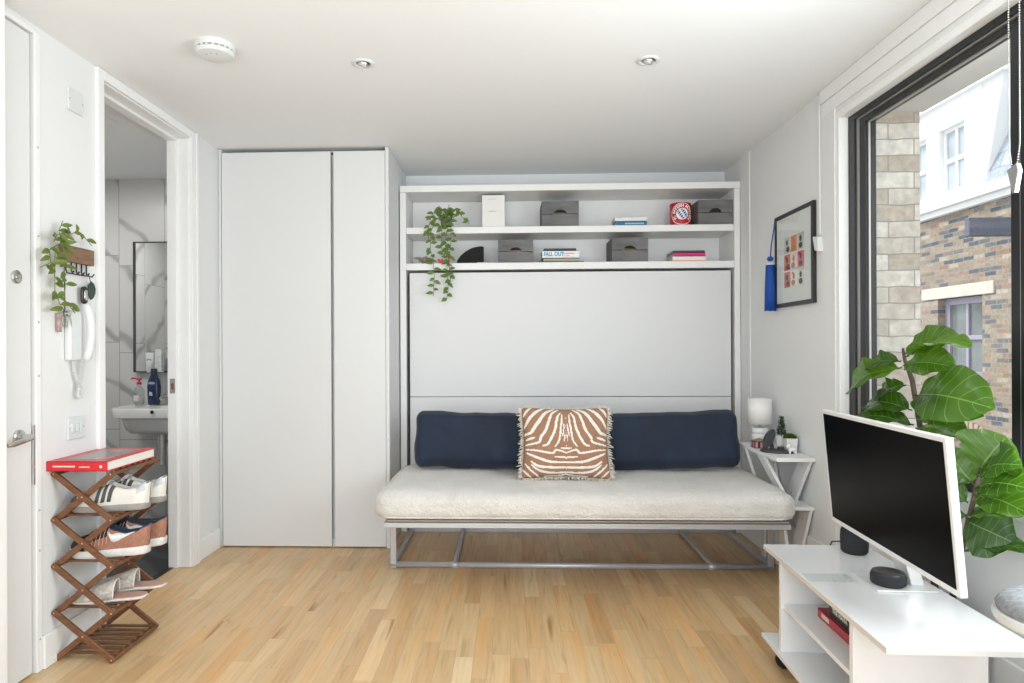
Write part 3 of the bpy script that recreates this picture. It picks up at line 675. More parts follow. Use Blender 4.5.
t = thing('lotion_tube', (-2.50, 4.37, 1.036), 'white cosmetic tube with blue mark standing on its cap under the mirror', 'tube')
m = MB(); n_ = 16
prof = [(.0, .020, .020), (.02, .021, .021), (.022, .024, .022), (.08, .029, .014), (.135, .033, .002)]
vs = []; 
for (z, a_, b_) in prof:
    for k in range(n_): q = 2 * PI * k / n_; vs.append((-2.497 + a_ * math.cos(q), 4.368 + b_ * math.sin(q), 1.036 + z))
m.add(vs, [(i * n_ + k, i * n_ + (k + 1) % n_, (i + 1) * n_ + (k + 1) % n_, (i + 1) * n_ + k) for i in range(4) for k in range(n_)] + [tuple(range(n_))[::-1], tuple(4 * n_ + k for k in range(n_))])
m.build('tube_body', white_pl, t, smooth=True, angle=50)
MB().lathe([(0, 0), (1, 0), (1, .002), (0, .002)], (-2.497, 4.3575, 1.12), 20, Matrix.Rotation(R(84), 4, 'X') @ Matrix.Diagonal((.017, .009, 1, 1))).build('oval_mark', mat('cosmetic_blue', (.05, .22, .55), .4), t)
t = tag(MB().box(-2.452, -2.408, 4.352, 4.392, 1.036, 1.195).build('cosmetic_box', mat('carton_grey_white', (.66, .67, .66), .5, noise_amt=.2, noise_scale=40), bevel=.002), 'slim white cosmetic carton standing under the mirror right of the tube', 'box')
t = thing('glass_jar', (-2.37, 4.37, 1.036), 'small clear glass bottle with pale cap under the mirror', 'bottle')
MB().lathe([(0, 0), (.017, 0), (.018, .005), (.018, .08), (.010, .095), (.010, .1), (0, .1)], (-2.375, 4.372, 1.036), 18).build('bottle_body', clear_m, t, smooth=True)
MB().lathe([(0, 0), (.011, 0), (.011, .03), (0, .03)], (-2.375, 4.372, 1.136), 16).build('cap', mat('sage_cap', (.45, .5, .42), .4), t)

t = thing('soap_dispenser', (-2.47, 4.31, .812), 'clear soap bottle with red pump on the back of the basin', 'soap dispenser')
c_ = (-2.552, 4.33, .812)
MB().lathe([(0, 0), (.032, 0), (.036, .008), (.036, .09), (.028, .115), (.012, .128), (.012, .14), (0, .14)], c_, 24).build('bottle_body', clear_m, t, smooth=True)
MB().lathe([(0, .004), (.030, .004), (.031, .05), (0, .05)], c_, 20).build('liquid', mat('pink_soap', (.72, .66, .65), .3), t, smooth=True)
MB().box(-2.570, -2.534, 4.292, 4.2955, .842, .88).build('front_label', mat('pale_pink_label', (.75, .66, .65), .5), t)
m = MB(); m.lathe([(0, .14), (.016, .14), (.016, .155), (.006, .158), (.006, .17), (.017, .172), (.017, .182), (0, .184)], c_, 18); m.tube([(c_[0], c_[1], c_[2] + .178), (c_[0] - .04, c_[1] - .004, c_[2] + .186), (c_[0] - .052, c_[1] - .004, c_[2] + .178)], .006, 8)
m.build('pump', mat('red_pump', (.62, .03, .06), .35), t, smooth=True, angle=40)
t = thing('shampoo_bottle', (-2.38, 4.20, .812), 'dark blue lotion bottle standing on the basin rim', 'bottle')
blue = mat('deep_blue_bottle', (.004, .014, .06), .25, coat=.3)
m = MB(); n_ = 22; c_ = (-2.447, 4.33, .812); prof = [(.0, .036), (.004, .041), (.06, .044), (.12, .047), (.16, .042), (.19, .030), (.205, .022), (.21, .021)]
vs = []
for (z, a_) in prof:
    for k in range(n_): q = 2 * PI * k / n_; vs.append((c_[0] + a_ * math.cos(q), c_[1] + a_ * .6 * math.sin(q), c_[2] + z))
m.add(vs, [(i * n_ + k, i * n_ + (k + 1) % n_, (i + 1) * n_ + (k + 1) % n_, (i + 1) * n_ + k) for i in range(len(prof) - 1) for k in range(n_)] + [tuple(range(n_))[::-1], tuple((len(prof) - 1) * n_ + k for k in range(n_))])
m.build('bottle_body', blue, t, smooth=True, angle=60)
MB().lathe([(0, .21), (.021, .21), (.020, .245), (.016, .25), (0, .25)], c_, 20).build('cap', blue, t, smooth=True, angle=40)
MB().lathe([(0, 0), (1, 0), (1, .0015), (0, .0015)], (c_[0], c_[1] - .0285, .962), 22, Matrix.Rotation(R(90), 4, 'X') @ Matrix.Diagonal((.025, .014, 1, 1))).build('round_emblem', mat('mid_blue', (.04, .1, .35), .3), t)
text_mb('NIVEA', .015, face_front(c_[0], c_[1] - .031, .962), align='CENTER', bold=.0004).build('lettering', white_pl, t)
MB().prism([(c_[0] - .02, c_[1] - .0285, .88), (c_[0] + .006, c_[1] - .0292, .875), (c_[0] + .002, c_[1] - .0292, .9), (c_[0] - .016, c_[1] - .0288, .905)], (0, -.001, 0)).build('front_label', mat('pale_blue', (.4, .55, .65), .4), t)
t = thing('toothbrush_cup', (-2.44, 4.33, .812), 'small tan and white cylinder between soap bottle and blue bottle', 'cup')
MB().lathe([(0, 0), (.018, 0), (.019, .03), (0, .03)], (-2.499, 4.38, .812), 18).build('base', mat('tan_base', (.32, .2, .12), .5), t, smooth=True, angle=40)
MB().lathe([(0, .03), (.016, .03), (.012, .14), (.004, .15), (0, .15)], (-2.499, 4.38, .812), 18).build('body', white_pl, t, smooth=True, angle=40)


# ================================================================== SHOE RACK
rk = thing('shoe_rack', (-1.63, 2.54, 0), 'folding brown wooden lattice shoe rack against the left wall', 'shoe rack')
rx0, rx1 = -1.7425, -1.520
lv = [.012, .19, .368, .546, .722]
def bar(x0, z0, x1, z1, y0, y1, wd=.022):
    a_ = Vector((x0, 0, z0)); b_ = Vector((x1, 0, z1)); d_ = (b_ - a_).normalized(); n_ = Vector((-d_.z, 0, d_.x)) * wd / 2; e = d_ * .010
    q = [a_ - e + n_, a_ - e - n_, b_ + e - n_, b_ + e + n_]
    return MB().prism([(p.x, y0, p.z) for p in q], (0, y1 - y0, 0))
bolts = MB(); Mb = Matrix.Rotation(PI / 2, 4, 'X')
for (ya, yb, s_) in ((2.386, 2.398, 0), (2.686, 2.698, 1)):
    for i in range(4):
        bar(rx0, lv[i], rx1, lv[i + 1], ya + .0125, yb + .0125).build('cross_bar', walnut, rk, bevel=.002)
        bar(rx1, lv[i], rx0, lv[i + 1], ya, yb).build('cross_bar', walnut, rk, bevel=.002)
        bolts.lathe([(0, 0), (.0042, 0), (.003, .002), (0, .0022)], ((rx0 + rx1) / 2, ya, (lv[i] + lv[i + 1]) / 2), 10, Mb)
    for z in lv:
        for x in (rx0, rx1): bolts.lathe([(0, 0), (.004, 0), (.003, .002), (0, .0022)], (x, ya, z), 10, Mb)
bolts.build('bolt', brass, rk, smooth=True)['kind'] = 'stuff'
rk.children[-1]['label'] = 'small brass bolt heads'
for i, z in enumerate(lv):
    for x in (rx0, rx1): MB().box(x - .011, x + .011, 2.399, 2.698, z - .006, z + .007).build('rail', walnut, rk, bevel=.002)
    for k in range(7):
        y = 2.425 + k * .040
        MB().box(rx0 + .0, rx1 + .004, y - .008, y + .008, z + .0075, z + .0145).build('slat', walnut, rk, bevel=.0015)

def interp(tab, s):
    for (a_, va), (b_, vb) in zip(tab[:-1], tab[1:]):
        if s <= b_:
            t = (s - a_) / (b_ - a_); t = t * t * (3 - 2 * t) * .5 + t * .5
            return va + (vb - va) * t
    return tab[-1][1]
Wt = [(0, .002), (.03, .022), (.1, .036), (.22, .046), (.34, .048), (.5, .041), (.65, .036), (.82, .036), (.93, .031), (.98, .020), (1, .003)]
def shoe(name, M, lab, style):
    L = .285
    base = M.translation
    t = thing(name, base, lab, 'shoe', None)
    if style != 'mule':
        Ht = [(0, .012), (.04, .030), (.15, .045), (.3, .058), (.42, .074), (.52, .085), (.6, .074), (.72, .062), (.85, .066), (.95, .082), (1, .088)]
        z0 = .026 if style == 'trainer' else .032
        def up(s, q, off=0.0):
            w_ = interp(Wt, s) * (1 if s > .02 else 1) ; h = interp(Ht, s)
            d = 0
            if .50 < s < .965: d = (h - .012) * min(1, (s - .50) / .05, (.965 - s) / .03)
            ow = w_ * (.52 if s < .5 else .60)
            aq = abs(q); sg = 1 if q > 0 else -1
            if aq >= .5:
                k = (aq - .5) / .5     # 0 rim, 1 bottom
                an = k * PI / 2
                lat = ow + (w_ - ow) * math.sin(an) ** .8; z = h * (1 - (1 - math.cos(an)) * 1.0)
                z = h * math.cos(an) ** .75 if k < 1 else 0
                lat += off * math.sin(an); z += off * math.cos(an)
            else:
                k = aq / .5; lat = ow * k; z = h + (0.006 * (1 - k * k) if d == 0 else 0) - d * (1 - k ** 4) + (off if d == 0 else 0)
                lat *= 1
            bx = s * L + (.006 * (z / .08) if s > .97 else 0)
            return M @ Vector((bx, sg * lat, z0 + z - .004))
        um, lm_, hm = style_m[style]
        def mf(u, v):
            q = 2 * v - 1
            if abs(q) < .46 and .5 < u < .965: return 1
            if abs(q) < .62 and .5 < u: return 1 if style == 'runner' else (2 if u > .9 else 0)
            if style == 'trainer' and u < .12: return 2
            if style == 'runner' and abs(q) < .80 and u < .5: return 2
            if style == 'runner' and u < .22: return 2
            return 0
        MB().grid(lambda a, b: up(a, 2 * b - 1), 44, 32, mf=mf).build('upper', [um, lm_, hm], t, smooth=True)
        # laces over the throat
        m = MB()
        for k in range(6):
            s = .27 + k * .042
            m.tube([up(s, q, .003) for q in (-.55, -.35, -.15, .15, .35, .55)], .0028, 6)
            m.tube([up(s, -.5, .003), up(s + .02, 0, .004), up(s + .042, .5, .003)], .0025, 6)
        m.tube([up(.5, -.05, .006), up(.47, -.45, .012), up(.43, -.6, .006)], .0025, 6); m.tube([up(.5, .05, .006), up(.47, .45, .012), up(.43, .6, .006)], .0025, 6)
        m.build('laces', white_lace if style == 'trainer' else black_pl, t, smooth=True)
        if style == 'trainer':
            for sg in (-1, 1):
                for k in range(3):
                    c0 = .36 + .075 * k
                    def st(u, v, c0=c0, sg=sg): return up(c0 - .01 + .06 * v + .046 * u, sg * (.58 + .38 * (1 - v)), .0022)
                    MB().grid(st, 2, 6).build('side_stripe', grey_st, t, smooth=True, solid=.001)
                def hp(u, v, sg=sg): return up(.86 + .13 * u, sg * (.56 + .26 * v), .0022)
                MB().grid(hp, 5, 3).build('heel_patch', silver_m, t, smooth=True)
        else:
            for sg in (-1, 1):
                # curved tick mark on the side
                def tick(u, v, sg=sg):
                    s = .50 + .34 * u
                    c = .86 - .26 * max(0, u - .10) - .9 * max(0, .16 - u)
                    wd_ = .19 * (math.sin(PI * min(1, (u + .02) * 1.1)) ** .8 if u < .5 else (1 - u) * 1.6 + .02) + .01
                    return up(s, sg * (c + wd_ * (v - .5)), .0024)
                MB().grid(tick, 14, 2).build('tick_mark', white_pl, t, smooth=True, solid=.001)
                m = MB()
                for k in range(7):
                    s = .22 + .045 * k
                    m.tube([up(s + .03 * (1 - j / 4), sg * (.58 + .36 * j / 4), .001) for j in range(5)], .0012, 5)
                m.build('flywire_cord', copper_l, t)
    else:
        z0 = .012
        Hm = [(0, .008), (.05, .022), (.2, .036), (.4, .052), (.56, .068)]
        def um_(u, v):
            s = .56 * u + .08 * u * math.cos(PI * v) ** 2 * -1 * (u > .5) * (u - .5) * 2 ; an = PI * v
            s = u * (.60 - .12 * (1 - abs(math.cos(an))) * -1 - .10 * abs(math.cos(an)) * -1 - .10)
            w_ = interp(Wt, s) + .001; h = interp(Hm, s)
            return M @ Vector((s * L, -w_ * math.cos(an), z0 - .002 + h * math.sin(an) ** .8))
        MB().grid(um_, 20, 18).build('knit_upper', knit_m, t, smooth=True, solid=.003)
        rim = MB(); rim.tube([um_(1, k / 16) for k in range(17)], .0028, 7); rim.build('rim_piping', white_lace, t, smooth=True)
        m = MB(); n_ = 36; pts = []
        for k in range(n_): a_ = k / n_ * 2; s = a_ if a_ <= 1 else 2 - a_; pts.append(M @ Vector((s * L, (1 if a_ <= 1 else -1) * (interp(Wt, s) - .003), z0 - .002)))
        m.prism(pts, M.to_3x3() @ Vector((0, 0, .003))); m.build('insole', pink_m, t)
    n_ = 48; m = MB(); th = {'trainer': .026, 'runner': .030, 'mule': .010}[style]
    rings = []
    for (zz, ex) in ((0, -.002), (.004, .001), (th - .004, .002), (th, .0)):
        r_ = []
        for k in range(n_):
            a_ = k / n_ * 2; s = a_ if a_ <= 1 else 2 - a_; sd = 1 if a_ <= 1 else -1
            lift = 0.010 * max(0, (.14 - s) / .14) ** 1.5
            hz = 1 + (.25 * max(0, (s - .5)) if style == 'runner' else 0)
            r_.append(M @ Vector((s * L + (ex + .002) * (1 if s > .5 else -1), sd * (interp(Wt, s) + ex + .001), zz * hz + lift)))
        rings.append(r_)
    vs = [p for r_ in rings for p in r_]
    m.add(vs, [(i * n_ + k, i * n_ + (k + 1) % n_, (i + 1) * n_ + (k + 1) % n_, (i + 1) * n_ + k) for i in range(3) for k in range(n_)] + [tuple(range(n_))[::-1], tuple(3 * n_ + k for k in range(n_))])
    m.build('sole', {'trainer': sole_g, 'runner': sole_w, 'mule': sole_w}[style], t, smooth=True, angle=50)
    return t
white_lace = mat('off_white_lace', (.72, .70, .66), .7)
leather_w = mat('off_white_leather', (.68, .66, .61), .5, noise_amt=.06, noise_scale=40)
grey_st = mat('dark_grey_suede', (.085, .08, .078), .85, noise_amt=.2, noise_scale=60)
silver_m = mat('silver_patch', (.42, .43, .45), .45, .3, noise_amt=.2, noise_scale=90)
lining_w = mat('pale_lining', (.5, .49, .47), .9)
copper_m = mat('copper_knit', (.34, .155, .10), .6, noise_amt=.25, noise_scale=90, bump=.4, bump_scale=200)
copper_l = mat('copper_cord', (.62, .34, .24), .5)
navy_l = mat('navy_lining', (.035, .05, .085), .85, noise_amt=.2)
black_kn = mat('black_knit', (.015, .014, .016), .8, noise_amt=.3, noise_scale=90)
sole_g = mat('warm_grey_sole', (.30, .28, .26), .7, noise_amt=.1, noise_scale=50)
sole_w = mat('white_foam_sole', (.70, .68, .66), .65, noise_amt=.08, noise_scale=60)
pink_m = mat('blush_insole', (.56, .34, .27), .75)
knit_m = mat('beige_knit', (.52, .48, .43), .85, noise_amt=.35, noise_scale=70, bump=.4, bump_scale=160)
style_m = {'trainer': (leather_w, lining_w, grey_st), 'runner': (copper_m, navy_l, black_kn)}
def SM(x, y, z, deg): return Matrix.Translation((x, y, z)) @ Matrix.Rotation(R(deg), 4, 'Z')
zt = lambda i: lv[i] + .0150
shoe('trainer', SM(-1.724, 2.456, zt(3), 14), 'near white trainer with three dark side stripes, on the upper rack shelf', 'trainer')
shoe('trainer', SM(-1.716, 2.562, zt(3), 15), 'far white trainer, mostly behind its striped twin on the upper rack shelf', 'trainer')
shoe('running_shoe', SM(-1.724, 2.456, zt(2), 14), 'near copper running shoe with white tick mark, on the middle rack shelf', 'runner')
shoe('running_shoe', SM(-1.716, 2.562, zt(2), 15), 'far copper running shoe, partly behind its twin on the middle rack shelf', 'runner')
shoe('slip_on_mule', SM(-1.735, 2.458, zt(1), 13), 'near beige knitted open-back mule with pink insole, on the lower rack shelf', 'mule')
shoe('slip_on_mule', SM(-1.722, 2.574, zt(1), 14), 'far beige knitted open-back mule, behind its twin on the lower rack shelf', 'mule')

# red photo book on the rack
rb = thing('photo_book', (-1.63, 2.53, .738), 'large red hardback photo book lying on top of the shoe rack', 'book')
red_c = mat('red_book_cover', (.60, .022, .03), .32)
page_m = mat('book_pages', (.80, .78, .74), .8)
bx = (-1.752, -1.516, 2.362, 2.69); bz = (.7370, .7745)
m = MB(); m.box(bx[0], bx[1], bx[2], bx[3], bz[0], bz[0] + .003).box(bx[0], bx[1], bx[2], bx[3], bz[1] - .003, bz[1]).box(bx[0], bx[1], bx[2], bx[2] + .004, bz[0], bz[1])
m.build('cover', red_c, rb, bevel=.001)
MB().box(bx[0] + .004, bx[1] - .004, bx[2] + .004, bx[3] - .005, bz[0] + .003, bz[1] - .003).build('pages', page_m, rb)
def photo_mat():
    m = bpy.data.materials.new('cover_photo'); m.use_nodes = True; g = NT(m); b = g.n['Principled BSDF']; tc = g.add('ShaderNodeTexCoord')
    n1 = g.add('ShaderNodeTexNoise'); n1.inputs['Scale'].default_value = 13; n1.inputs['Detail'].default_value = 3; g.l.new(tc.outputs['Object'], n1.inputs['Vector'])
    c = g.ramp(n1.outputs[0], [(.0, (.10, .10, .10)), (.45, (.30, .29, .27)), (.55, (.24, .24, .24)), (.6, (.45, .10, .08)), (.64, (.5, .45, .42)), (.72, (.12, .12, .14)), (1, (.55, .53, .5))])
    g.l.new(c, b.inputs['Base Color']); b.inputs['Roughness'].default_value = .3; return m
MB().box(bx[0] + .045, bx[1] - .035, bx[2] + .045, bx[3] - .03, bz[1] - .0005, bz[1] + .0006).build('cover_photo', photo_mat(), rb)
m = MB(); x = bx[0] + .025
for k in range(14):
    w_ = (.0045, .006, .0035, .005)[k % 4]; m.box(x, x + w_, bx[2] - .0006, bx[2] + .0005, .7525, .758); x += w_ + .0014
x = bx[0] + .128
for k in range(7):
    w_ = (.0045, .003, .005)[k % 3]; m.box(x, x + w_, bx[2] - .0006, bx[2] + .0005, .7515, .7555); x += w_ + .0016
m.box(-1.545, -1.537, bx[2] - .0006, bx[2] + .0005, .750, .760)
m.build('spine_lettering', mat('cream_print', (.85, .75, .68), .5), rb)

# ================================================================== THINGS ON THE OPEN SHELVES
Z1, Z2 = 1.7472, 1.9822      # lower and upper shelf tops
def book(x0, x1, y0, y1, z0, z1, colr, lab, group, pagec=page_m, rot=0, spine=None):
    t = thing('book', ((x0 + x1) / 2, (y0 + y1) / 2, z0), lab, 'book', group)
    M = rotz((x0 + x1) / 2, (y0 + y1) / 2, rot)
    m = MB(); e = min(.0022, (z1 - z0) * .22)
    m.box(x0, x1, y0, y1, z0, z0 + e, 0, M); m.box(x0, x1, y0, y1, z1 - e, z1, 0, M); m.box(x0, x1, y0, y0 + .003, z0, z1, 0, M)
    m.build('cover', colr, t)
    MB().box(x0 + .004, x1 - .004, y0 + .003, y1 - .004, z0 + e, z1 - e, 0, M).build('pages', pagec, t)
    if spine: spine(t, x0, x1, y0, z0, z1)
    return t
cv = lambda n, c, r=.45: mat(n, c, r)
gA = 'books stacked in the middle of the lower shelf'
def fallout(t, x0, x1, y0, z0, z1):
    zc = (z0 + z1) / 2
    text_mb('FALL OUT', .037, face_front(x0 + .010, y0 - .0004, zc + .001) @ Matrix.Diagonal((.78, 1.0, 1, 1)), bold=.0012).build('spine_title', cv('cyan_print', (.02, .28, .50)), t)
    m = MB(); x = x0 + .138
    for k in range(13):
        w_ = (.004, .0055, .003)[k % 3]; m.box(x, x + w_, y0 - .0008, y0, zc + .002, zc + .010); x += w_ + .0015
    x = x0 + .140
    for k in range(7):
        w_ = (.004, .0055, .003)[k % 3]; m.box(x, x + w_, y0 - .0008, y0, zc - .012, zc - .006); x += w_ + .0015
    m.build('spine_subtitle', cv('coral_print', (.75, .25, .22)), t)
book(.200, .488, 4.170, 4.36, Z1, Z1 + .009, cv('green_cover', (.02, .26, .10)), 'thin green book at the very bottom of the stack on the lower shelf', gA)
book(.226, .455, 4.178, 4.36, Z1 + .0092, Z1 + .029, cv('tan_cover', (.42, .35, .28)), 'tan book between the green and the white one on the lower shelf', gA)
book(.218, .458, 4.172, 4.36, Z1 + .0292, Z1 + .077, cv('white_cover', (.80, .81, .80)), 'thick white book with blue FALL OUT title on its spine', gA, spine=fallout)
book(.230, .440, 4.180, 4.35, Z1 + .0772, Z1 + .093, cv('black_cover', (.02, .018, .02)), 'thin black book on top of the FALL OUT book', gA)
gB = 'books stacked on the upper shelf'
def bars(t, x0, x1, y0, z0, z1, col=(.55, .7, .8), a=.3, b=.9, n=16):
    m = MB(); x = x0 + (x1 - x0) * a; zc = (z0 + z1) / 2
    while x < x0 + (x1 - x0) * b: w_ = random.uniform(.003, .006); m.box(x, x + w_, y0 - .0008, y0, zc - .004, zc + .004); x += w_ + .002
    m.build('spine_lettering', cv('spine_print_%d' % len(MATS), col), t)
book(.696, .896, 4.178, 4.35, Z2, Z2 + .030, cv('teal_blue_cover', (.02, .17, .30)), 'blue book with pale spine lettering lying on the upper shelf', gB, spine=lambda *a: bars(*a))
book(.692, .898, 4.174, 4.35, Z2 + .0302, Z2 + .056, cv('white_cover_2', (.78, .78, .76)), 'white book lying on top of the blue one on the upper shelf', gB, rot=-1.5)
gC = 'books stacked on the right of the lower shelf'
def orange_line(t, x0, x1, y0, z0, z1): MB().box(x0 + .001, x1 - .001, y0 - .0008, y0, z0, z0 + .007).build('orange_band', cv('orange_print', (.85, .25, .06)), t)
book(1.058, 1.272, 4.170, 4.36, Z1, Z1 + .034, cv('white_cover_3', (.8, .78, .76)), 'white book with orange band at the bottom of the right stack', gC, spine=orange_line)
book(1.066, 1.268, 4.172, 4.36, Z1 + .0342, Z1 + .057, cv('magenta_cover', (.70, .01, .17)), 'magenta book in the middle of the right stack on the lower shelf', gC, rot=0)
book(1.064, 1.266, 4.178, 4.36, Z1 + .0572, Z1 + .071, cv('dark_green_cover', (.03, .07, .06)), 'dark green book on top of the magenta one', gC)

crate_m = mat('grey_washed_wood', (.155, .155, .155), .8, noise_amt=.3, noise_scale=7, bump=.2, stretch=(1, 3, 3))
crate_in = mat('crate_inside', (.13, .13, .125), .9, noise_amt=.3)
def crate(x0, x1, z0, z1, lab, fill, y0=4.165, y1=4.40):
    t = thing('storage_crate', ((x0 + x1) / 2, (y0 + y1) / 2, z0), lab, 'storage box', 'grey wooden crates on the open shelves')
    zm = z0 + (z1 - z0) * .50; th = .009; cx = (x0 + x1) / 2; hw = (x1 - x0) * .18; hh = (z1 - z0) * .17
    # lower front plank, upper front plank with a hand hole cut at its lower edge
    MB().box(x0, x1, y0, y0 + th, z0, zm - .0035).build('front_plank', crate_m, t, bevel=.0012, seg=1)
    n_ = 10; top = [(cx + hw - 2 * hw * k / n_, zm + hh * math.sin(PI * k / n_) ** .45 if 0 < k < n_ else zm) for k in range(n_ + 1)]
    out = [(x0, zm), (x0, z1), (x1, z1), (x1, zm)] + top
    m = MB(); 
    # built as quads so the hole stays clean
    for k in range(n_):
        (xa, za), (xb, zb) = top[k], top[k + 1]
        m.prism([(xb, y0, zb), (xa, y0, za), (xa, y0, z1), (xb, y0, z1)], (0, th, 0))
    m.box(x0, cx - hw, y0, y0 + th, zm, z1); m.box(cx + hw, x1, y0, y0 + th, zm, z1)
    m.build('front_plank', crate_m, t)
    m = MB(); 
    for (a_, b_) in ((z0, zm - .001), (zm, z1)):
        m.box(x0, x0 + th, y0 + th, y1, a_, b_); m.box(x1 - th, x1, y0 + th, y1, a_, b_); m.box(x0 + th, x1 - th, y1 - th, y1, a_, b_)
    m.box(x0 + th, x1 - th, y0 + th, y1 - th, z0, z0 + .006)
    m.build('sides', crate_m, t, bevel=.001, seg=1)
    f = tag(MB().box(x0 + .03, x1 - .03, y0 + .02, y1 - .03, z0 + .0065, zm + hh * .45).build('folded_cloth', fill, bevel=.01), lab_f[lab[:12]], 'cloth')
lab_f = {'grey wooden ': 'x'}
def crate2(x0, x1, z0, z1, lab, fill, flab, **k):
    lab_f.clear(); lab_f[lab[:12]] = flab; crate(x0, x1, z0, z1, lab, fill, **k)
crate2(.216, .456, Z2, Z2 + .163, 'grey wooden crate on the upper shelf beside the white box', mat('olive_cloth', (.22, .20, .10), .9, noise_amt=.4, noise_scale=30), 'olive cloth showing through the handle of the upper middle crate')
crate2(-.068, .160, Z1, Z1 + .150, 'grey wooden crate on the lower shelf beside the black cap', mat('pink_grey_cloth', (.40, .25, .22), .9, noise_amt=.5, noise_scale=30), 'pinkish cloth showing through the handle of the lower left crate')
crate2(.668, .900, Z1, Z1 + .157, 'grey wooden crate on the lower shelf between two book stacks', mat('mustard_cloth', (.25, .17, .05), .9, noise_amt=.4, noise_scale=30), 'mustard cloth showing through the handle of the lower right crate')
crate2(1.222, 1.440, Z2, Z2 + .160, 'grey wooden crate in the right corner of the upper shelf', mat('dark_cloth', (.03, .03, .03), .9), 'dark cloth showing through the handle of the right corner crate')

t = thing('white_box', (-.098, 4.25, Z2), 'tall white cardboard box on the upper shelf beside the trailing plant', 'box')
MB().box(-.172, -.024, 4.185, 4.36, Z2, Z2 + .212).build('carton', mat('white_card', (.78, .77, .74), .5), t, bevel=.003)
MB().box(-.128, -.078, 4.184, 4.186, Z2 + .104, Z2 + .107).box(-.13, -.08, 4.184, 4.186, Z2 + .185, Z2 + .187).build('slot', mat('slot_grey', (.3, .29, .28), .6), t)
# black cap
t = thing('black_cap', (-.25, 4.27, Z1), 'black rounded cap lying on the lower shelf left of the crate', 'hat')
m = MB()
def capf(u, v):
    a_ = PI * (.5 + .5 * u)   # quarter arc seen from the front, swept in depth
    ct = math.sin(PI * min(1, max(0, v))) ** .35
    x = -.168 + .172 * math.cos(a_) * (.4 + .6 * ct); z = Z1 + .002 + .108 * math.sin(a_) * (.35 + .65 * ct) ** 1.2
    return (x, 4.175 + .17 * v, z)
m.grid(capf, 16, 14)
n0 = len(m.v)
m.build('crown', mat('black_felt', (.008, .008, .009), .9, bump=.2, bump_scale=150), t, smooth=True, solid=.003)
m = MB(); m.prism([(-.34, 4.172, Z1 + .001), (-.17, 4.172, Z1 + .001), (-.162, 4.172, Z1 + .030), (-.162, 4.172, Z1 + .109), (-.185, 4.172, Z1 + .112), (-.235, 4.172, Z1 + .103), (-.28, 4.172, Z1 + .080), (-.315, 4.172, Z1 + .050), (-.335, 4.172, Z1 + .022)], (0, .012, 0))
m.build('brim', MATS['black_felt'], t, bevel=.004)
tag(MB().box(-.205, -.125, 4.168, 4.30, Z1, Z1 + .006).build('small_notepad', mat('grey_paper', (.5, .5, .5), .7), bevel=.001), 'thin grey pad lying under the edge of the black cap', 'notepad')
# shell-like beige ornament
t = thing('dried_flower', (-.555, 4.24, Z1), 'crumpled beige dried flower at the left end of the lower shelf', 'dried flower')
m = MB()
for k in range(9):
    a_ = k * 2.4; leaf(m, (-.555 + .01 * math.cos(a_), 4.24 + .01 * math.sin(a_), Z1 + .012), (math.cos(a_), math.sin(a_) * .6, .45 + .5 * random.random()), (0, -.4, 1), random.uniform(.05, .085), .045, .7, .3)
m.build('petals', mat('dried_petal', (.45, .36, .30), .9, noise_amt=.2, noise_scale=40), t, smooth=True, solid=.002)
MB().lathe([(0, 0), (.022, 0), (.026, .012), (.012, .02), (0, .02)], (-.555, 4.24, Z1), 14).build('flower_base', mat('dried_base', (.3, .22, .17), .9), t, smooth=True)
t = thing('red_ornament', (-.42, 4.20, Z1), 'small bright red heart ornament on the lower shelf behind the trailing vine', 'ornament')
redo = mat('bright_red', (.75, .02, .02), .4)
def heart(cx, cy, cz, s):
    pts = []
    for k in range(28):
        a_ = 2 * PI * k / 28; pts.append((cx + s * .06 * (16 * math.sin(a_) ** 3) / 1, cy, cz + s * .06 * (13 * math.cos(a_) - 5 * math.cos(2 * a_) - 2 * math.cos(3 * a_) - math.cos(4 * a_))))
    return pts
MB().prism(heart(-.447, 4.195, Z1 + .020, .020), (0, .014, 0)).build('heart', redo, t, bevel=.002)
MB().prism(heart(-.395, 4.200, Z1 + .050, .017), (0, .012, 0)).build('heart', redo, t, bevel=.002)
MB().tube([(-.395, 4.206, Z1), (-.395, 4.206, Z1 + .05)], .003, 6).box(-.44, -.37, 4.19, 4.215, Z1, Z1 + .005).build('stand', redo, t)

# round tin with a football crest
tin_c = (1.128, 4.245, Z2); tr = .068
t = thing('red_mug', tin_c, 'red football mug with round blue and white crest on the upper shelf', 'mug')
redm = mat('glossy_red', (.50, .008, .02), .22)
MB().lathe([(0, 0), (tr - .003, 0), (tr, .003), (tr, .148), (tr - .002, .151), (tr - .006, .151), (tr - .006, .01), (0, .01)], tin_c, 48).build('body', redm, t, smooth=True, angle=40)
MB().tube([(tin_c[0] + .045, tin_c[1] + .045, Z2 + .12), (tin_c[0] + .075, tin_c[1] + .075, Z2 + .115), (tin_c[0] + .083, tin_c[1] + .083, Z2 + .075), (tin_c[0] + .075, tin_c[1] + .075, Z2 + .035), (tin_c[0] + .045, tin_c[1] + .045, Z2 + .03)], .008, 10).build('handle', redm, t, smooth=True)
def onto(p, r=tr + .0006, turn=R(-94)):      # wrap a flat emblem (x right, y up) round the mug
    a_ = turn + p[0] * 1.2 / tr; rr = r + p[2] if len(p) > 2 else r
    return Vector((tin_c[0] + rr * math.cos(a_), tin_c[1] + rr * math.sin(a_), Z2 + .075 + p[1] * 1.14))
def disc(r0, r1, off, mm, nm, n=48):
    m = MB(); vs = []
    for k in range(n): a_ = 2 * PI * k / n; vs += [onto((r0 * math.cos(a_), r0 * math.sin(a_), off)), onto((r1 * math.cos(a_), r1 * math.sin(a_), off))]
    m.add(vs, [(2 * k, 2 * k + 1, (2 * k + 3) % (2 * n), (2 * k + 2) % (2 * n)) for k in range(n)]); return m.build(nm, mm, t)
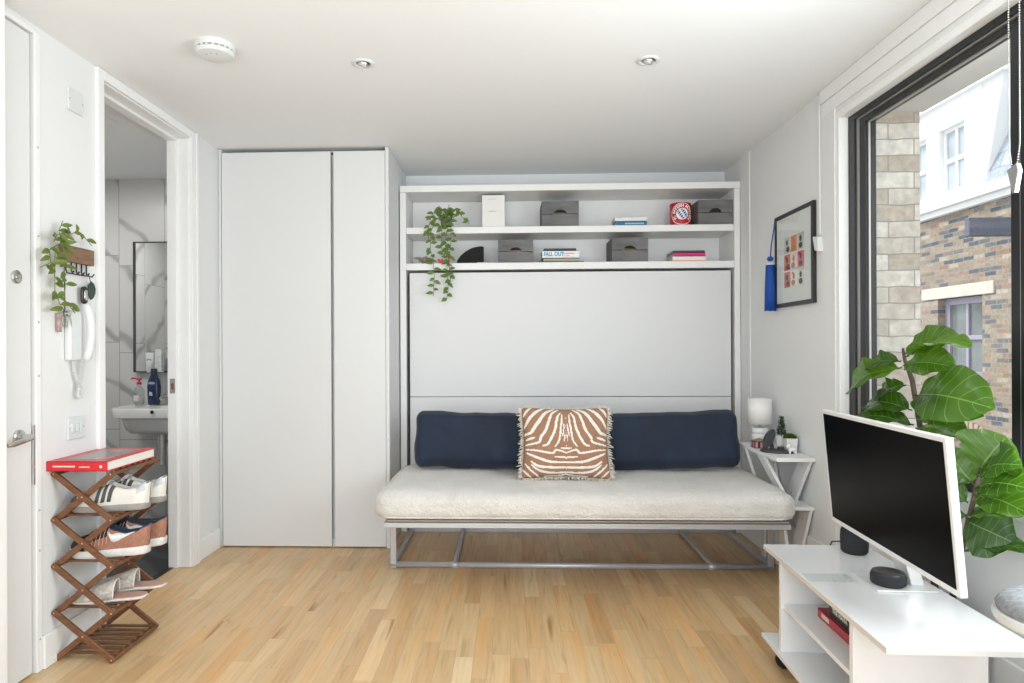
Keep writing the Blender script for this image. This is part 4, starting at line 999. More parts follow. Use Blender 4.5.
wpr = mat('white_print', (.85, .85, .85), .3); bpr = mat('blue_print', (.01, .05, .28), .3)
disc(.0585, .062, .0002, wpr, 'crest_ring'); disc(.029, .033, .0002, wpr, 'crest_ring'); disc(.033, .0585, .0001, redm, 'crest_band')
m = MB(); mw = MB(); s_ = .0115
def clip_poly(P, r):
    return [(p[0] * min(1, r / max(1e-6, math.hypot(*p))), p[1] * min(1, r / max(1e-6, math.hypot(*p)))) for p in P]
for i in range(-5, 6):
    for j in range(-5, 6):
        ex = (i * .0105 + j * .0038, j * .0155 + i * .005)
        P_ = [(ex[0] - .0062, ex[1] - .0085), (ex[0] + .0052, ex[1] - .003), (ex[0] + .0084, ex[1] + .0095), (ex[0] - .0030, ex[1] + .004)]
        if math.hypot(*ex) > .030: continue
        P_ = clip_poly(P_, .0288); tgt = m if (i + j) % 2 else mw
        tgt.add([onto((a_, b_, .0010)) for a_, b_ in P_], [(0, 1, 2, 3)])
m.build('blue_lozenges', bpr, t)
q = MB(); q.grid(lambda u, v: onto((.0292 * v * math.cos(2 * PI * u), .0292 * v * math.sin(2 * PI * u), .0002)), 40, 10); q.build('white_centre', wpr, t)
txt = MB(); word = 'FC BAYERN MÜNCHEN'
for k, ch in enumerate(word):
    if ch == ' ': continue
    an = R(215 - k * 250 / (len(word) - 1)); lm = text_mb(ch, .022, Matrix.Identity(4), depth=0, align='CENTER', bold=.0008)
    ca, sa = math.cos(an - PI / 2), math.sin(an - PI / 2)
    vs = [onto((.0458 * math.cos(an) + p.x * ca - p.y * sa, .0458 * math.sin(an) + p.x * sa + p.y * ca, .0010)) for p in lm.v]
    txt.add(vs, lm.f)
txt.build('crest_lettering', wpr, t)

# trailing plant
vp = thing('trailing_plant', (-.40, 4.20, Z2), 'leafy vine in a small black pot trailing down from the upper shelf', 'potted plant')
m = MB(); m.hexa([(-.438, 4.165, Z2), (-.376, 4.165, Z2), (-.376, 4.225, Z2), (-.438, 4.225, Z2)], [(-.446, 4.157, Z2 + .068), (-.368, 4.157, Z2 + .068), (-.368, 4.233, Z2 + .068), (-.446, 4.233, Z2 + .068)])
m.build('pot', black_pl, vp, bevel=.003)
MB().box(-.438, -.376, 4.165, 4.225, Z2 + .0675, Z2 + .0695).build('soil', mat('soil', (.03, .02, .015), .95), vp)
yv = 4.118
vines = [
 [(-.41, 4.19, 2.05), (-.43, 4.15, 2.075), (-.47, yv, 2.02), (-.50, yv, 1.95), (-.505, yv, 1.83), (-.485, yv, 1.75), (-.48, yv, 1.66), (-.487, yv, 1.53)],
 [(-.40, 4.19, 2.05), (-.45, 4.15, 2.09), (-.50, yv, 2.04), (-.52, yv, 1.96), (-.515, yv, 1.90)],
 [(-.40, 4.19, 2.05), (-.395, 4.15, 2.04), (-.39, yv, 1.98), (-.41, yv, 1.88), (-.40, yv, 1.76), (-.395, yv, 1.66), (-.39, yv, 1.57), (-.403, yv, 1.50)],
 [(-.39, 4.19, 2.05), (-.375, 4.15, 2.05), (-.37, yv, 1.97), (-.372, yv, 1.87), (-.385, yv, 1.74), (-.375, yv, 1.62)],
 [(-.41, 4.19, 2.05), (-.425, 4.15, 2.04), (-.43, yv, 1.97), (-.435, yv, 1.86), (-.42, yv, 1.78)],
 [(-.40, 4.19, 2.05), (-.37, 4.17, 2.11), (-.32, 4.15, 2.07), (-.28, 4.13, 2.02), (-.25, 4.13, 1.995)],
 [(-.40, 4.19, 2.05), (-.38, 4.17, 2.10), (-.345, 4.14, 2.09), (-.30, 4.13, 2.05)],
 [(-.41, 4.19, 2.05), (-.44, 4.17, 2.11), (-.48, 4.15, 2.08), (-.515, 4.13, 2.03)],
 [(-.40, 4.19, 2.05), (-.40, 4.18, 2.10), (-.385, 4.16, 2.13)], [(-.40, 4.19, 2.05), (-.43, 4.18, 2.10), (-.455, 4.16, 2.125)]]
lm_, st = MB(), MB()
for sn in vines:
    st.tube(sn, .0018, 5)
    for i in range(len(sn) - 1):
        a_, b_ = Vector(sn[i]), Vector(sn[i + 1]); n_ = max(1, int((b_ - a_).length / .023))
        for j in range(n_):
            p = a_.lerp(b_, (j + random.random() * .5) / n_); sd = 1 if (j % 2) else -1
            dv = Vector((sd * random.uniform(.5, 1), random.uniform(-.8, .1), random.uniform(-.7, .15)))
            leaf(lm_, p, dv, (0, -.9, .35), random.uniform(.036, .054), random.uniform(.022, .030), .3, .2, 2, 4)
st.build('vine_stem', stem_m, vp, smooth=True)
q = lm_.build('foliage', vine_m, vp, smooth=True); q['kind'] = 'stuff'

# ================================================================== SOFA BED
sf = thing('sofa_frame', (.38, 3.5, 0), 'silver tubular steel sofa-bed frame standing on the wooden floor', 'sofa bed frame')
MB().tube([(-.650, 3.475, .0165), (1.405, 3.475, .0165)], .0165, 12).build('floor_bar', steel_w, sf, smooth=True)
for x in (-.634, 1.392):
    MB().box(x - .017, x + .017, 3.460, 3.490, .0, .325).build('post', steel_w, sf, bevel=.004)
    MB().box(x - .012, x + .012, 3.49, 4.12, .0, .024).build('side_bar', steel_w, sf, bevel=.004)
for x in (-.300, 1.085):
    m = MB(); m.tube([(x, 3.485, .017), (x, 4.13, .017)], .012, 10); m.tube([(x - .022, 3.475, .0165), (x + .022, 3.475, .0165)], .0195, 12)
    m.build('cross_tube', steel_w, sf, smooth=True)
m = MB(); m.box(-.650, 1.405, 3.455, 3.495, .3255, .35); m.box(-.61, 1.335, 3.085, 3.115, .325, .35); m.box(-.61, 1.335, 3.83, 3.86, .325, .35)
for x in (-.60, 0, .6, 1.3): m.box(x - .012, x + .012, 3.115, 3.83, .328, .348)
m.build('seat_rail', steel_w, sf, bevel=.003)
tan_m = mat('tan_base_cloth', (.55, .45, .36), .8)
MB().box(-.60, 1.335, 3.10, 3.87, .3505, .3595).build('slatted_base', tan_m, sf, bevel=.006)

def fleece():
    m = mat('cream_fleece', (.66, .63, .59), .95, noise_amt=.06, noise_scale=9, sheen=.4)
    g = NT(m); b = g.n['Principled BSDF']; tc = g.add('ShaderNodeTexCoord')
    n1 = g.add('ShaderNodeTexNoise'); n1.inputs['Scale'].default_value = 38; n1.inputs['Detail'].default_value = 4; g.l.new(tc.outputs['Object'], n1.inputs['Vector'])
    n2 = g.add('ShaderNodeTexNoise'); n2.inputs['Scale'].default_value = 120; g.l.new(tc.outputs['Object'], n2.inputs['Vector'])
    bp = g.add('ShaderNodeBump'); bp.inputs['Strength'].default_value = .8; bp.inputs['Distance'].default_value = .014
    g.l.new(g.math('ADD', n1.outputs[0], g.math('MULTIPLY', n2.outputs[0], .6)), bp.inputs['Height']); g.l.new(bp.outputs[0], b.inputs['Normal'])
    return m
mt = thing('mattress', (.355, 3.46, .368), 'long cream fleece covered mattress lying on the silver sofa frame', 'mattress')
def md(p, d):
    P_ = p * 1.0
    z = .009 * noise.noise(Vector((p.x * 3.2, p.y * 5.0, 1.3))) + .005 * noise.noise(Vector((p.x * 11, p.y * 11, 5)))
    if d.z > .3: z -= .004 * math.cos(p.x * 2.1)
    side = (.006 * noise.noise(Vector((p.x * 5, p.z * 14, 2.7)))) * (abs(d.y) > .5 or abs(d.x) > .5)
    low = -.004 if d.z < -.5 else 0
    return Vector((d.x * side, d.y * side, (z if d.z > -.2 else 0)))
q = soft_box((.352, 3.463, .431), (1.012, .415, .070), (.085, .085, .048), (130, 54, 12), md).build('fleece_cover', fleece(), mt, smooth=True); weld(q)
def corner_curve(zz, ex):
    pts = []; hx, hy, r_ = 1.005 + ex, .41 + ex, .10
    for (sx, sy, a0) in ((1, 1, 0), (-1, 1, 90), (-1, -1, 180), (1, -1, 270)):
        for k in range(7): a_ = R(a0 + 15 * k); pts.append((.355 + sx * (hx - r_) + r_ * math.cos(a_), 3.465 + sy * (hy - r_) + r_ * math.sin(a_), zz))
    return pts + [pts[0]]
MB().tube(corner_curve(.383, .0), .005, 6, caps=False).build('piping', MATS['cream_fleece'], mt, smooth=True)

def cushion(name, c, half, T, lean, yaw, mats, lab, cat, wr=.006, seed=0, nu=40, nv=30, roll=0, corner=.05, mf=None, pw=.42):
    t = thing(name, (c[0], c[1], c[2] - half[1]), lab, cat)
    M = Matrix.Translation(c) @ Matrix.Rotation(R(yaw), 4, 'Z') @ Matrix.Rotation(R(-lean), 4, 'X') @ Matrix.Rotation(R(roll), 4, 'Y')
    def P(u, v, sg):
        a, b = 2 * u - 1, 2 * v - 1
        sx = 1 - corner * (1 - b * b) * abs(a) ** 3; sz = 1 - corner * 1.2 * (1 - a * a) * abs(b) ** 3
        rr = 1 - .045 * (abs(a) * abs(b)) ** 8
        th = T * (max(0, (1 - a * a)) * max(0, (1 - b * b))) ** pw
        e = min(1, 4 * (1 - abs(a))) * min(1, 4 * (1 - abs(b)))
        w_ = wr * noise.noise(Vector((a * half[0] * 9 + seed, b * half[1] * 9, sg * 3.1))) + wr * .5 * noise.noise(Vector((a * half[0] * 26 + seed, b * half[1] * 22, sg)))
        return M @ Vector((a * half[0] * sx * rr, sg * (-1) * (th + w_ * e), b * half[1] * sz * rr))
    m = MB(); m.grid(lambda u, v: P(u, v, 1), nu, nv, mf=mf)
    k0 = len(m.f); m.grid(lambda u, v: P(u, v, -1), nu, nv); m.f[k0:] = [f[::-1] for f in m.f[k0:]]
    q = m.build('cushion_cover', mats, t, smooth=True); weld(q, .0002)
    return t, P, M
navy = mat('navy_velvet', (.007, .0165, .038), .8, sheen=.08, noise_amt=.3, noise_scale=5, bump=.12, bump_scale=350)
def navy_rect(name, c, half, T, lean, yaw, lab, seed, roll=0):
    t = thing(name, (c[0], c[1], c[2] - half[1]), lab, 'cushion', 'long navy back cushions on the sofa')
    M = Matrix.Rotation(R(yaw), 4, 'Z') @ Matrix.Rotation(R(-lean), 4, 'X') @ Matrix.Rotation(R(roll), 4, 'Y')
    def dd(p, d):
        a, b = p.x / half[0], p.z / half[1]
        w_ = .016 * noise.noise(Vector((p.x * 5 + seed, p.z * 6, 1))) + .006 * noise.noise(Vector((p.x * 17 + seed, p.z * 13 + p.x * 6, 2)))
        bulge = .028 * (1 - a * a) * (1 - b * b) * (1 if d.y < 0 else -1) * (abs(d.y) > .3)
        ear = -.012 * (1 - abs(a) ** 4) * (b > .8)
        return Vector((.010 * noise.noise(Vector((seed, p.z * 9, 4))), -bulge + w_ * (abs(d.y) > .3), ear + .007 * noise.noise(Vector((p.x * 8 + seed, 0, 0)))))
    q = soft_box(c, (half[0], T, half[1]), (.045, T * .95, .060), (70, 8, 30), dd, M).build('cushion_cover', navy, t, smooth=True); weld(q)
    pts = []
    for s in (-1, 1): pass
    return t
navy_rect('back_cushion', (-.083, 3.685, .668), (.458, .164), .085, 13, 0, 'long navy velvet back cushion on the left of the sofa', 3, roll=1.2)
navy_rect('back_cushion', (.846, 3.685, .668), (.445, .166), .085, 13, 0, 'long navy velvet back cushion on the right of the sofa', 9, roll=-1.6)

# zebra-print cushion
zs = [([(200,115),(165,150),(140,190)],14),([(290,115),(230,160),(180,215),(140,275)],18),([(355,125),(300,165),(255,230),(215,285),(190,315),(140,325)],20),
      ([(385,135),(345,170),(320,240),(300,300),(265,350),(250,385),(150,400)],14),([(400,165),(378,210),(365,290),(335,360),(310,400),(280,408)],12),
      ([(412,180),(408,240),(400,300),(390,370),(362,415)],9),([(424,255),(420,300),(412,345)],6),([(428,330),(424,380)],5),([(400,425),(445,430)],8),
      ([(150,365),(220,350)],12),([(150,430),(230,440),(340,460),(370,438),(445,462)],10),([(160,455),(240,490),(330,520),(440,525)],13),
      ([(360,485),(440,490)],8),([(195,515),(250,550),(330,560),(440,562)],13),([(200,540),(260,583),(340,603),(440,600)],12),([(150,530),(200,580),(250,625)],9),([(135,570),(200,630)],9),([(290,628),(380,628),(437,614)],10)]
def smooth_line(pl, n=5):
    P_ = [pl[0]] + pl + [pl[-1]]; out = []
    for i in range(1, len(P_) - 2):
        for k in range(n):
            t = k / n; c = [0.5 * ((2 * P_[i][a]) + (P_[i + 1][a] - P_[i - 1][a]) * t + (2 * P_[i - 1][a] - 5 * P_[i][a] + 4 * P_[i + 1][a] - P_[i + 2][a]) * t * t + (3 * P_[i][a] - P_[i - 1][a] - 3 * P_[i + 1][a] + P_[i + 2][a]) * t ** 3) for a in (0, 1)]
            out.append(tuple(c))
    return out + [pl[-1]]
zs = [(smooth_line(p_), w_) for p_, w_ in zs]
def zpat(u, v):
    px = 435 + (2 * u - 1) * 305; py = 110 + (1 - v) * 520
    if px > 435: px = 870 - px
    px += 3 * noise.noise(Vector((u * 30, v * 30, 0))); best = 0
    for pl, w_ in zs:
        nn = len(pl) - 1
        for ii, ((x0, y0), (x1, y1)) in enumerate(zip(pl[:-1], pl[1:])):
            dx, dy = x1 - x0, y1 - y0; t_ = max(0, min(1, ((px - x0) * dx + (py - y0) * dy) / (dx * dx + dy * dy)))
            if math.hypot(px - x0 - t_ * dx, py - y0 - t_ * dy) < w_ * .52 * (.45 + .75 * math.sin(PI * (.08 + .84 * (ii + t_) / nn))) + 1: return 1
    return 1 if abs(px - 435) < 1.6 and 180 < py and int(py / 9) % 2 else 0
zt_, zP, zM = cushion('zebra_cushion', (.298, 3.440, .686), (.238, .196), .092, 18, -1.5, [mat('caramel_fabric', (.33, .175, .105), .85, noise_amt=.1, noise_scale=30, bump=.2, bump_scale=300), mat('ivory_fabric', (.78, .74, .67), .9, bump=.2, bump_scale=300)],
                       'square caramel and ivory zebra-print cushion with fringe in the middle of the sofa', 'cushion', wr=.007, seed=5, nu=150, nv=130, corner=.075, mf=zpat, pw=.38)
m = MB()
for side in range(4):
    n_ = 84
    for k in range(n_):
        t_ = (k + .5) / n_
        u, v = ((t_, 1), (t_, 0), (0, t_), (1, t_))[side]
        p = zP(u, v, 1); o_ = ((0, 1), (0, -1), (-1, 0), (1, 0))[side]
        dv = zM.to_3x3() @ Vector((o_[0] + random.uniform(-.5, .5), random.uniform(-.5, .3), o_[1] + random.uniform(-.5, .5)))
        if side == 1 and dv.z < 0: dv.z *= .4; dv.y -= .5
        ln = random.uniform(.016, .026) * (.75 if side < 2 else 1)
        pm = p + dv * ln * .5 + Vector((random.uniform(-.003, .003), -.003, random.uniform(-.003, .003)))
        m.tube([p - dv * .002, pm, p + dv * ln + Vector((0, 0, -.006))], [.003, .0034, .0016], 5)
m.build('fringe', mat('ivory_fringe', (.66, .60, .52), .9), zt_, smooth=True)

# ================================================================== SIDE TABLE
tb = thing('side_table', (1.39, 3.43, 0), 'white two-tier side table with slanted legs between sofa and right wall', 'side table')
ty0, ty1, tz = 3.165, 3.72, .652
MB().box(1.300, 1.487, ty0, ty1, tz - .018, tz).build('table_top', shelf_m, tb, bevel=.002)
MB().box(1.385, 1.487, ty0 + .01, ty1 - .01, .395, .412).build('lower_shelf', shelf_m, tb, bevel=.002)
def slant(xt, xb, z1, z0, y0, y1, dy=0, th=.016):
    return MB().hexa([(xb - th / 2, y0 + dy, z0), (xb + th / 2, y0 + dy, z0), (xb + th / 2, y1 + dy, z0), (xb - th / 2, y1 + dy, z0)], [(xt - th / 2, y0, z1), (xt + th / 2, y0, z1), (xt + th / 2, y1, z1), (xt - th / 2, y1, z1)])
def lean(xt, yt, xb, yb, z1, z0, wd, th=.016):
    return MB().hexa([(xb - th / 2, yb, z0), (xb + th / 2, yb, z0), (xb + th / 2, yb + wd, z0), (xb - th / 2, yb + wd, z0)], [(xt - th / 2, yt, z1), (xt + th / 2, yt, z1), (xt + th / 2, yt + wd, z1), (xt - th / 2, yt + wd, z1)])
for (xt, yt, xb, yb, z1, z0, wd) in ((1.312, 3.34, 1.394, 3.23, tz - .018, .412, .095), (1.474, 3.18, 1.452, 3.30, tz - .018, .412, .115),
                                     (1.312, 3.60, 1.394, 3.64, tz - .018, .412, .05), (1.474, 3.64, 1.474, 3.55, tz - .018, .412, .05),
                                     (1.396, 3.34, 1.410, 3.24, .395, 0, .08), (1.474, 3.18, 1.445, 3.30, .395, 0, .10),
                                     (1.424, 3.60, 1.432, 3.64, .395, 0, .05), (1.474, 3.63, 1.465, 3.56, .395, 0, .05)):
    q = lean(xt, yt, xb, yb, z1, z0, wd).build('leg', shelf_m, tb, bevel=.002)
    if xt > 1.45 and yt < 3.3:
        m = MB()
        for f_ in (.15, .85):
            p = Vector((xt, yt, z1)).lerp(Vector((xb, yb, z0)), f_); m.lathe([(0, 0), (.004, 0), (.004, .001), (0, .001)], (p.x - .008, p.y + wd * .5, p.z), 8, Matrix.Rotation(-PI / 2, 4, 'Y'))
        m.build('screw', grey_pl, q)['kind'] = 'stuff'

tzp = tz + .0005
t = thing('table_lamp', (1.400, 3.61, tz), 'small white table lamp with drum shade and stacked base on the side table', 'lamp')
c_ = (1.396, 3.62, tzp)
MB().lathe([(0, 0), (.043, 0), (.046, .006), (.046, .024), (.041, .03), (.046, .036), (.046, .054), (.041, .060), (.046, .066), (.046, .088), (.041, .094), (0, .094)], c_, 32).build('lamp_base', ceramic, t, smooth=True, angle=45)
MB().lathe([(0, .094), (.008, .094), (.008, .17), (0, .17)], c_, 12).build('lamp_stem', clear_m, t)
m = MB(); m.lathe([(.064, .116), (.061, .255)], c_, 40); m.f = m.f[:-2]; m.mi = m.mi[:-2]
m.build('lamp_shade', mat('linen_shade', (.80, .79, .77), .8), t, smooth=True, solid=.0025)
MB().lathe([(0, .17), (.018, .17), (.024, .19), (.02, .215), (0, .225)], c_, 16).build('bulb', mat('opal_bulb', (.8, .79, .75), .3), t, smooth=True)

t = thing('patterned_box', (1.345, 3.50, tz), 'small navy and pink checked box beside the lamp on the side table', 'box')
m = MB().box(1.311, 1.383, 3.47, 3.53, tzp, tzp + .036); m.build('box_body', mat('navy_card', (.02, .02, .06), .5), t, bevel=.002)
m = MB()
for k in range(3): m.box(1.315 + k * .025, 1.328 + k * .025, 3.469, 3.470, tzp + .004, tzp + .032)
m.box(1.310, 1.311, 3.475, 3.49, tzp + .004, tzp + .032); m.box(1.310, 1.311, 3.505, 3.52, tzp + .004, tzp + .032)
m.build('pink_checks', mat('pink_card', (.62, .26, .28), .5), t)
m = MB(); m.grid(lambda u, v: (1.313 + .068 * u, 3.472 + .056 * v, tzp + .036 + .012 * math.sin(PI * u) * math.sin(PI * v) + .003 * math.sin(17 * u + 9 * v)), 12, 10)
m.build('gold_tissue', mat('gold_tissue', (.35, .27, .13), .5, .3), t, smooth=True)

t = thing('charging_dock', (1.395, 3.33, tz), 'dark grey phone charging dock with tilted oval pad on the side table', 'charging dock')
dk = mat('dark_grey_plastic', (.035, .037, .042), .5)
MB().lathe([(0, 0), (1, 0), (1.03, .005), (.97, .012), (0, .013)], (1.375, 3.345, tzp), 32, Matrix.Rotation(R(-25), 4, 'Z') @ Matrix.Diagonal((.078, .050, 1, 1))).build('dock_base', dk, t, smooth=True, angle=50)
Mo = Matrix.Rotation(R(36), 4, 'Y') @ Matrix.Rotation(R(72), 4, 'X')
MB().lathe([(0, 0), (1, 0), (1.02, .004), (1, .009), (0, .010)], (1.342, 3.365, tzp + .068), 32, Mo @ Matrix.Diagonal((.025, .056, 1, 1))).build('upright_pad', dk, t, smooth=True, angle=50)
MB().lathe([(0, 0), (.017, 0), (.017, .014), (0, .016)], (1.402, 3.36, tzp + .012), 20).tube([(1.365, 3.375, tzp + .01), (1.357, 3.372, tzp + .05)], .010, 8).build('side_puck', dk, t, smooth=True, angle=50)

t = thing('potted_conifer', (1.442, 3.44, tz), 'miniature conifer in a round white pot at the back of the side table', 'potted plant')
c_ = (1.440, 3.44, tzp)
MB().lathe([(0, 0), (.024, 0), (.031, .070), (.033, .075), (.028, .075), (.027, .066), (0, .066)], c_, 28).build('pot', ceramic, t, smooth=True, angle=45)
MB().tube([(c_[0], c_[1], tz + .06), (c_[0], c_[1], tz + .18)], [.003, .001], 6).build('trunk', bark_m, t)
m = MB()
for k in range(420):
    h_ = random.random() ** 1.3; r_ = (.030 * (1 - h_) + .003) * random.uniform(.3, 1); a_ = random.uniform(0, 2 * PI)
    p = Vector((c_[0] + r_ * .6 * math.cos(a_), c_[1] + r_ * .6 * math.sin(a_), tz + .078 + .095 * h_))
    d_ = Vector((math.cos(a_), math.sin(a_), .5)).normalized(); m.tube([p, p + d_ * random.uniform(.008, .016)], [.0016, .0006], 3)
m.build('needles', mat('conifer_green', (.03, .07, .02), .8, noise_amt=.4, noise_scale=60), t)['kind'] = 'stuff'
t = thing('potted_moss', (1.455, 3.36, tz), 'green moss ball plant in a square white pot on the side table', 'potted plant')
m = MB(); m.hexa([(1.426, 3.335, tzp), (1.474, 3.335, tzp), (1.474, 3.385, tzp), (1.426, 3.385, tzp)], [(1.420, 3.330, tzp + .072), (1.479, 3.330, tzp + .072), (1.479, 3.390, tzp + .072), (1.420, 3.390, tzp + .072)])
m.build('pot', ceramic, t, bevel=.004)
m = MB()
for k in range(500):
    a_ = random.uniform(0, 2 * PI); q_ = random.random(); d_ = Vector((math.cos(a_) * math.sqrt(1 - q_ * q_), math.sin(a_) * math.sqrt(1 - q_ * q_), q_))
    p = Vector((1.449, 3.36, tz + .070)) + Vector((d_.x * .026, d_.y * .026, d_.z * .018)); m.tube([p, p + d_ * .008], [.0018, .0008], 3)
m.lathe([(0, 0), (.026, .0), (.024, .010), (.014, .017), (0, .019)], (1.449, 3.36, tz + .070), 16)
m.build('moss', mat('moss_green', (.06, .11, .015), .9, noise_amt=.4, noise_scale=80), t)['kind'] = 'stuff'
t = thing('figurine', (1.43, 3.29, tz), 'tiny white ceramic animal figurine in front of the square pot', 'figurine')
m = MB(); c_ = Vector((1.432, 3.295, tzp))
q = soft_box((1.432, 3.295, tzp + .022), (.021, .012, .011), (.012, .011, .010), (8, 6, 6)).build('body', ceramic, t, smooth=True); weld(q)
m = MB(); m.lathe([(0, -.012), (.008, -.009), (.012, 0), (.008, .009), (0, .012)], (1.412, 3.292, tzp + .038), 14)
m.tube([(1.406, 3.290, tzp + .046), (1.404, 3.288, tzp + .058)], [.004, .0015], 6); m.tube([(1.417, 3.290, tzp + .046), (1.419, 3.288, tzp + .058)], [.004, .0015], 6)
m.build('head', ceramic, t, smooth=True)
for (dx, dy) in ((-.014, -.007), (.014, -.007), (-.014, .007), (.014, .007)): MB().tube([(1.432 + dx, 3.295 + dy, tzp + .016), (1.432 + dx, 3.295 + dy, tzp)], .005, 8).build('leg', ceramic, t, smooth=True)

# ================================================================== RIGHT WALL
pf = thing('picture_frame', (1.475, 3.37, 1.41), 'black framed print of small colourful portraits hanging on the right wall', 'picture')
m = MB(); px0, px1 = XR - .019, XR - .0005
m.box(px0, px1, 3.150, 3.596, 1.884, 1.905); m.box(px0, px1, 3.150, 3.596, 1.408, 1.429); m.box(px0, px1, 3.150, 3.171, 1.429, 1.884); m.box(px0, px1, 3.575, 3.596, 1.429, 1.884)
m.build('frame', mat('black_wood_frame', (.02, .02, .02), .4), pf, bevel=.0015)
MB().box(XR - .014, XR - .002, 3.171, 3.575, 1.429, 1.884).build('white_mount', mat('white_mount', (.78, .78, .77), .6), pf)
MB().box(XR - .0178, XR - .0168, 3.171, 3.575, 1.429, 1.884).build('glass_pane', glass_m, pf)
cols = [(.62, .6, .58), (.75, .28, .08), (.55, .55, .55), (.72, .12, .05), (.72, .72, .7), (.75, .13, .20), (.70, .15, .18), (.8, .8, .78), (.72, .7, .68)]
for k in range(9):
    r_, c2 = divmod(k, 3); y1 = 3.480 - c2 * .079; z1 = 1.772 - r_ * .091
    pm = mat('print_ink_%d' % k, cols[k], .5, noise_amt=.12, noise_scale=30)
    q = MB().box(XR - .0155, XR - .0138, y1 - .070, y1, z1 - .082, z1).build('portrait_print', pm, pf)
    ink = mat('print_dark_%d' % k, [(.05, .05, .05), (.6, .2, .06), (.04, .04, .04)][k % 3], .5)
    m = MB(); yc, zc = y1 - .035, z1 - .040; M = Matrix.Translation((XR - .0157, yc, zc)) @ Matrix.Rotation(-PI / 2, 4, 'Y')
    def oval(dy, dz, ry, rz):
        n = 14; m.prism([(XR - .0157, yc + dy + ry * math.cos(2 * PI * i / n), zc + dz + rz * math.sin(2 * PI * i / n)) for i in range(n)], (-.0005, 0, 0))
    oval(.0, .012, .013, .016); oval((-.01, .006, .0)[k % 3], -.022, .021, .015)
    if k % 2: oval(.012, .028, .010, .006)
    m.build('portrait_shape', ink, q)
ts = thing('blue_tassel', (1.455, 3.62, 1.395), 'royal blue tassel hanging from the left corner of the picture frame', 'tassel')
tblue = mat('royal_blue_thread', (.006, .07, .36), .6, noise_amt=.3, noise_scale=60, stretch=(30, 30, 1))
MB().tube([(XR - .013, 3.60, 1.90), (XR - .02, 3.603, 1.84), (XR - .03, 3.612, 1.76), (XR - .032, 3.618, 1.695)], .0035, 7).tube([(XR - .013, 3.604, 1.90), (XR - .018, 3.612, 1.83), (XR - .026, 3.624, 1.76), (XR - .032, 3.620, 1.695)], .003, 7).build('cord', tblue, ts, smooth=True)
MB().lathe([(0, -.014), (.012, -.012), (.018, 0), (.012, .012), (0, .014)], (XR - .034, 3.618, 1.684), 16).build('knot', tblue, ts, smooth=True)
m = MB(); m.lathe([(0, 0), (.029, 0), (.027, .10), (.025, .20), (.022, .25), (.016, .262), (0, .264)], (XR - .034, 3.618, 1.398), 36)
for k in range(30):
    a_ = 2 * PI * k / 30; m.tube([(XR - .034 + .0285 * math.cos(a_), 3.618 + .0285 * math.sin(a_), 1.396 + random.uniform(-.004, .004)), (XR - .034 + .0265 * math.cos(a_), 3.618 + .0265 * math.sin(a_), 1.52), (XR - .034 + .021 * math.cos(a_), 3.618 + .021 * math.sin(a_), 1.65)], .0026, 4)
m.build('fringe', tblue, ts, smooth=True)
MB().lathe([(0, 0), (.0235, 0), (.0235, .008), (0, .008)], (XR - .034, 3.618, 1.650), 20).build('band', white_lace, ts)

ct = thing('cable_trunking', (1.485, 3.172, 1.66), 'thin white cable cover running down the wall from the ceiling beside the picture', 'cable trunking')
MB().box(XR - .007, XR - .0003, 3.105, 3.118, 1.73, 2.388).build('trunking', trim_m, ct, bevel=.002)
MB().hexa([(XR - .03, 3.078, 1.645), (XR - .001, 3.078, 1.645), (XR - .001, 3.112, 1.655), (XR - .03, 3.112, 1.655)], [(XR - .028, 3.085, 1.715), (XR - .001, 3.085, 1.715), (XR - .001, 3.135, 1.725), (XR - .028, 3.135, 1.725)]).build('connector', white_pl, ct, bevel=.003)

bl = thing('roller_blind', (1.47, 1.7, 2.3), 'white roller blind cassette with metal bead chain above the window', 'roller blind')
MB().box(XR - .016, XR - .0005, wy0, 3.085, 2.340, H - .0005).build('upper_fascia', trim_m, bl, bevel=.002)
MB().box(XR - .008, XR - .0005, wy0, 3.083, 2.278, 2.339).build('lower_fascia', trim_m, bl, bevel=.002)
m = MB()
for (y, zb) in ((1.932, 1.715), (1.892, 1.722)):
    z = 2.275
    while z > zb:
        m.lathe([(0, -.0028), (.0024, -.0016), (.0024, .0016), (0, .0028)], (1.470, y + (1.912 - y) * max(0, (1.78 - z) / .07) * .6, z), 6); z -= .0075
m.build('bead_chain', chrome, bl, smooth=True)['kind'] = 'stuff'
MB().box(1.466, 1.4745, 1.885, 1.94, 2.27, 2.285).build('chain_guide', white_pl, bl)
m = MB(); m.prism([(1.462, 1.932, 1.712), (1.462, 1.895, 1.725), (1.462, 1.888, 1.700), (1.462, 1.902, 1.640), (1.462, 1.912, 1.638)], (.014, 0, 0)); m.build('chain_tensioner', chrome, bl, bevel=.003)

# ================================================================== MEDIA TROLLEY
ds = thing('media_trolley', (1.135, 2.06, 0), 'low white media trolley with open shelf and castors under the monitor', 'media trolley')
lam = mat('white_gloss_laminate', (.77, .77, .775), .2, coat=.3)
edge_m = mat('laminate_edge', (.66, .60, .54), .5)
dx0, dx1, dy0, dy1, dz = .945, 1.325, 1.642, 2.49, .44
MB().box(dx0, dx1, dy0, dy1, dz - .017, dz).build('table_top', lam, ds, bevel=.0015)
MB().box(dx0 - .0006, dx0, dy0 + .001, dy1 - .001, dz - .016, dz - .0015).build('edge_strip', edge_m, ds)
MB().box(.955, 1.318, 1.832, 1.852, .10, dz - .017).build('side_panel', lam, ds, bevel=.001)
MB().box(.950, 1.318, 2.335, 2.352, .10, dz - .017).build('side_panel', lam, ds, bevel=.001)
MB().box(.958, 1.300, 1.852, 2.335, .258, .273).build('shelf', lam, ds, bevel=.001)
MB().box(.938, 1.318, 1.70, 2.495, .084, .100).build('bottom_shelf', lam, ds, bevel=.001)
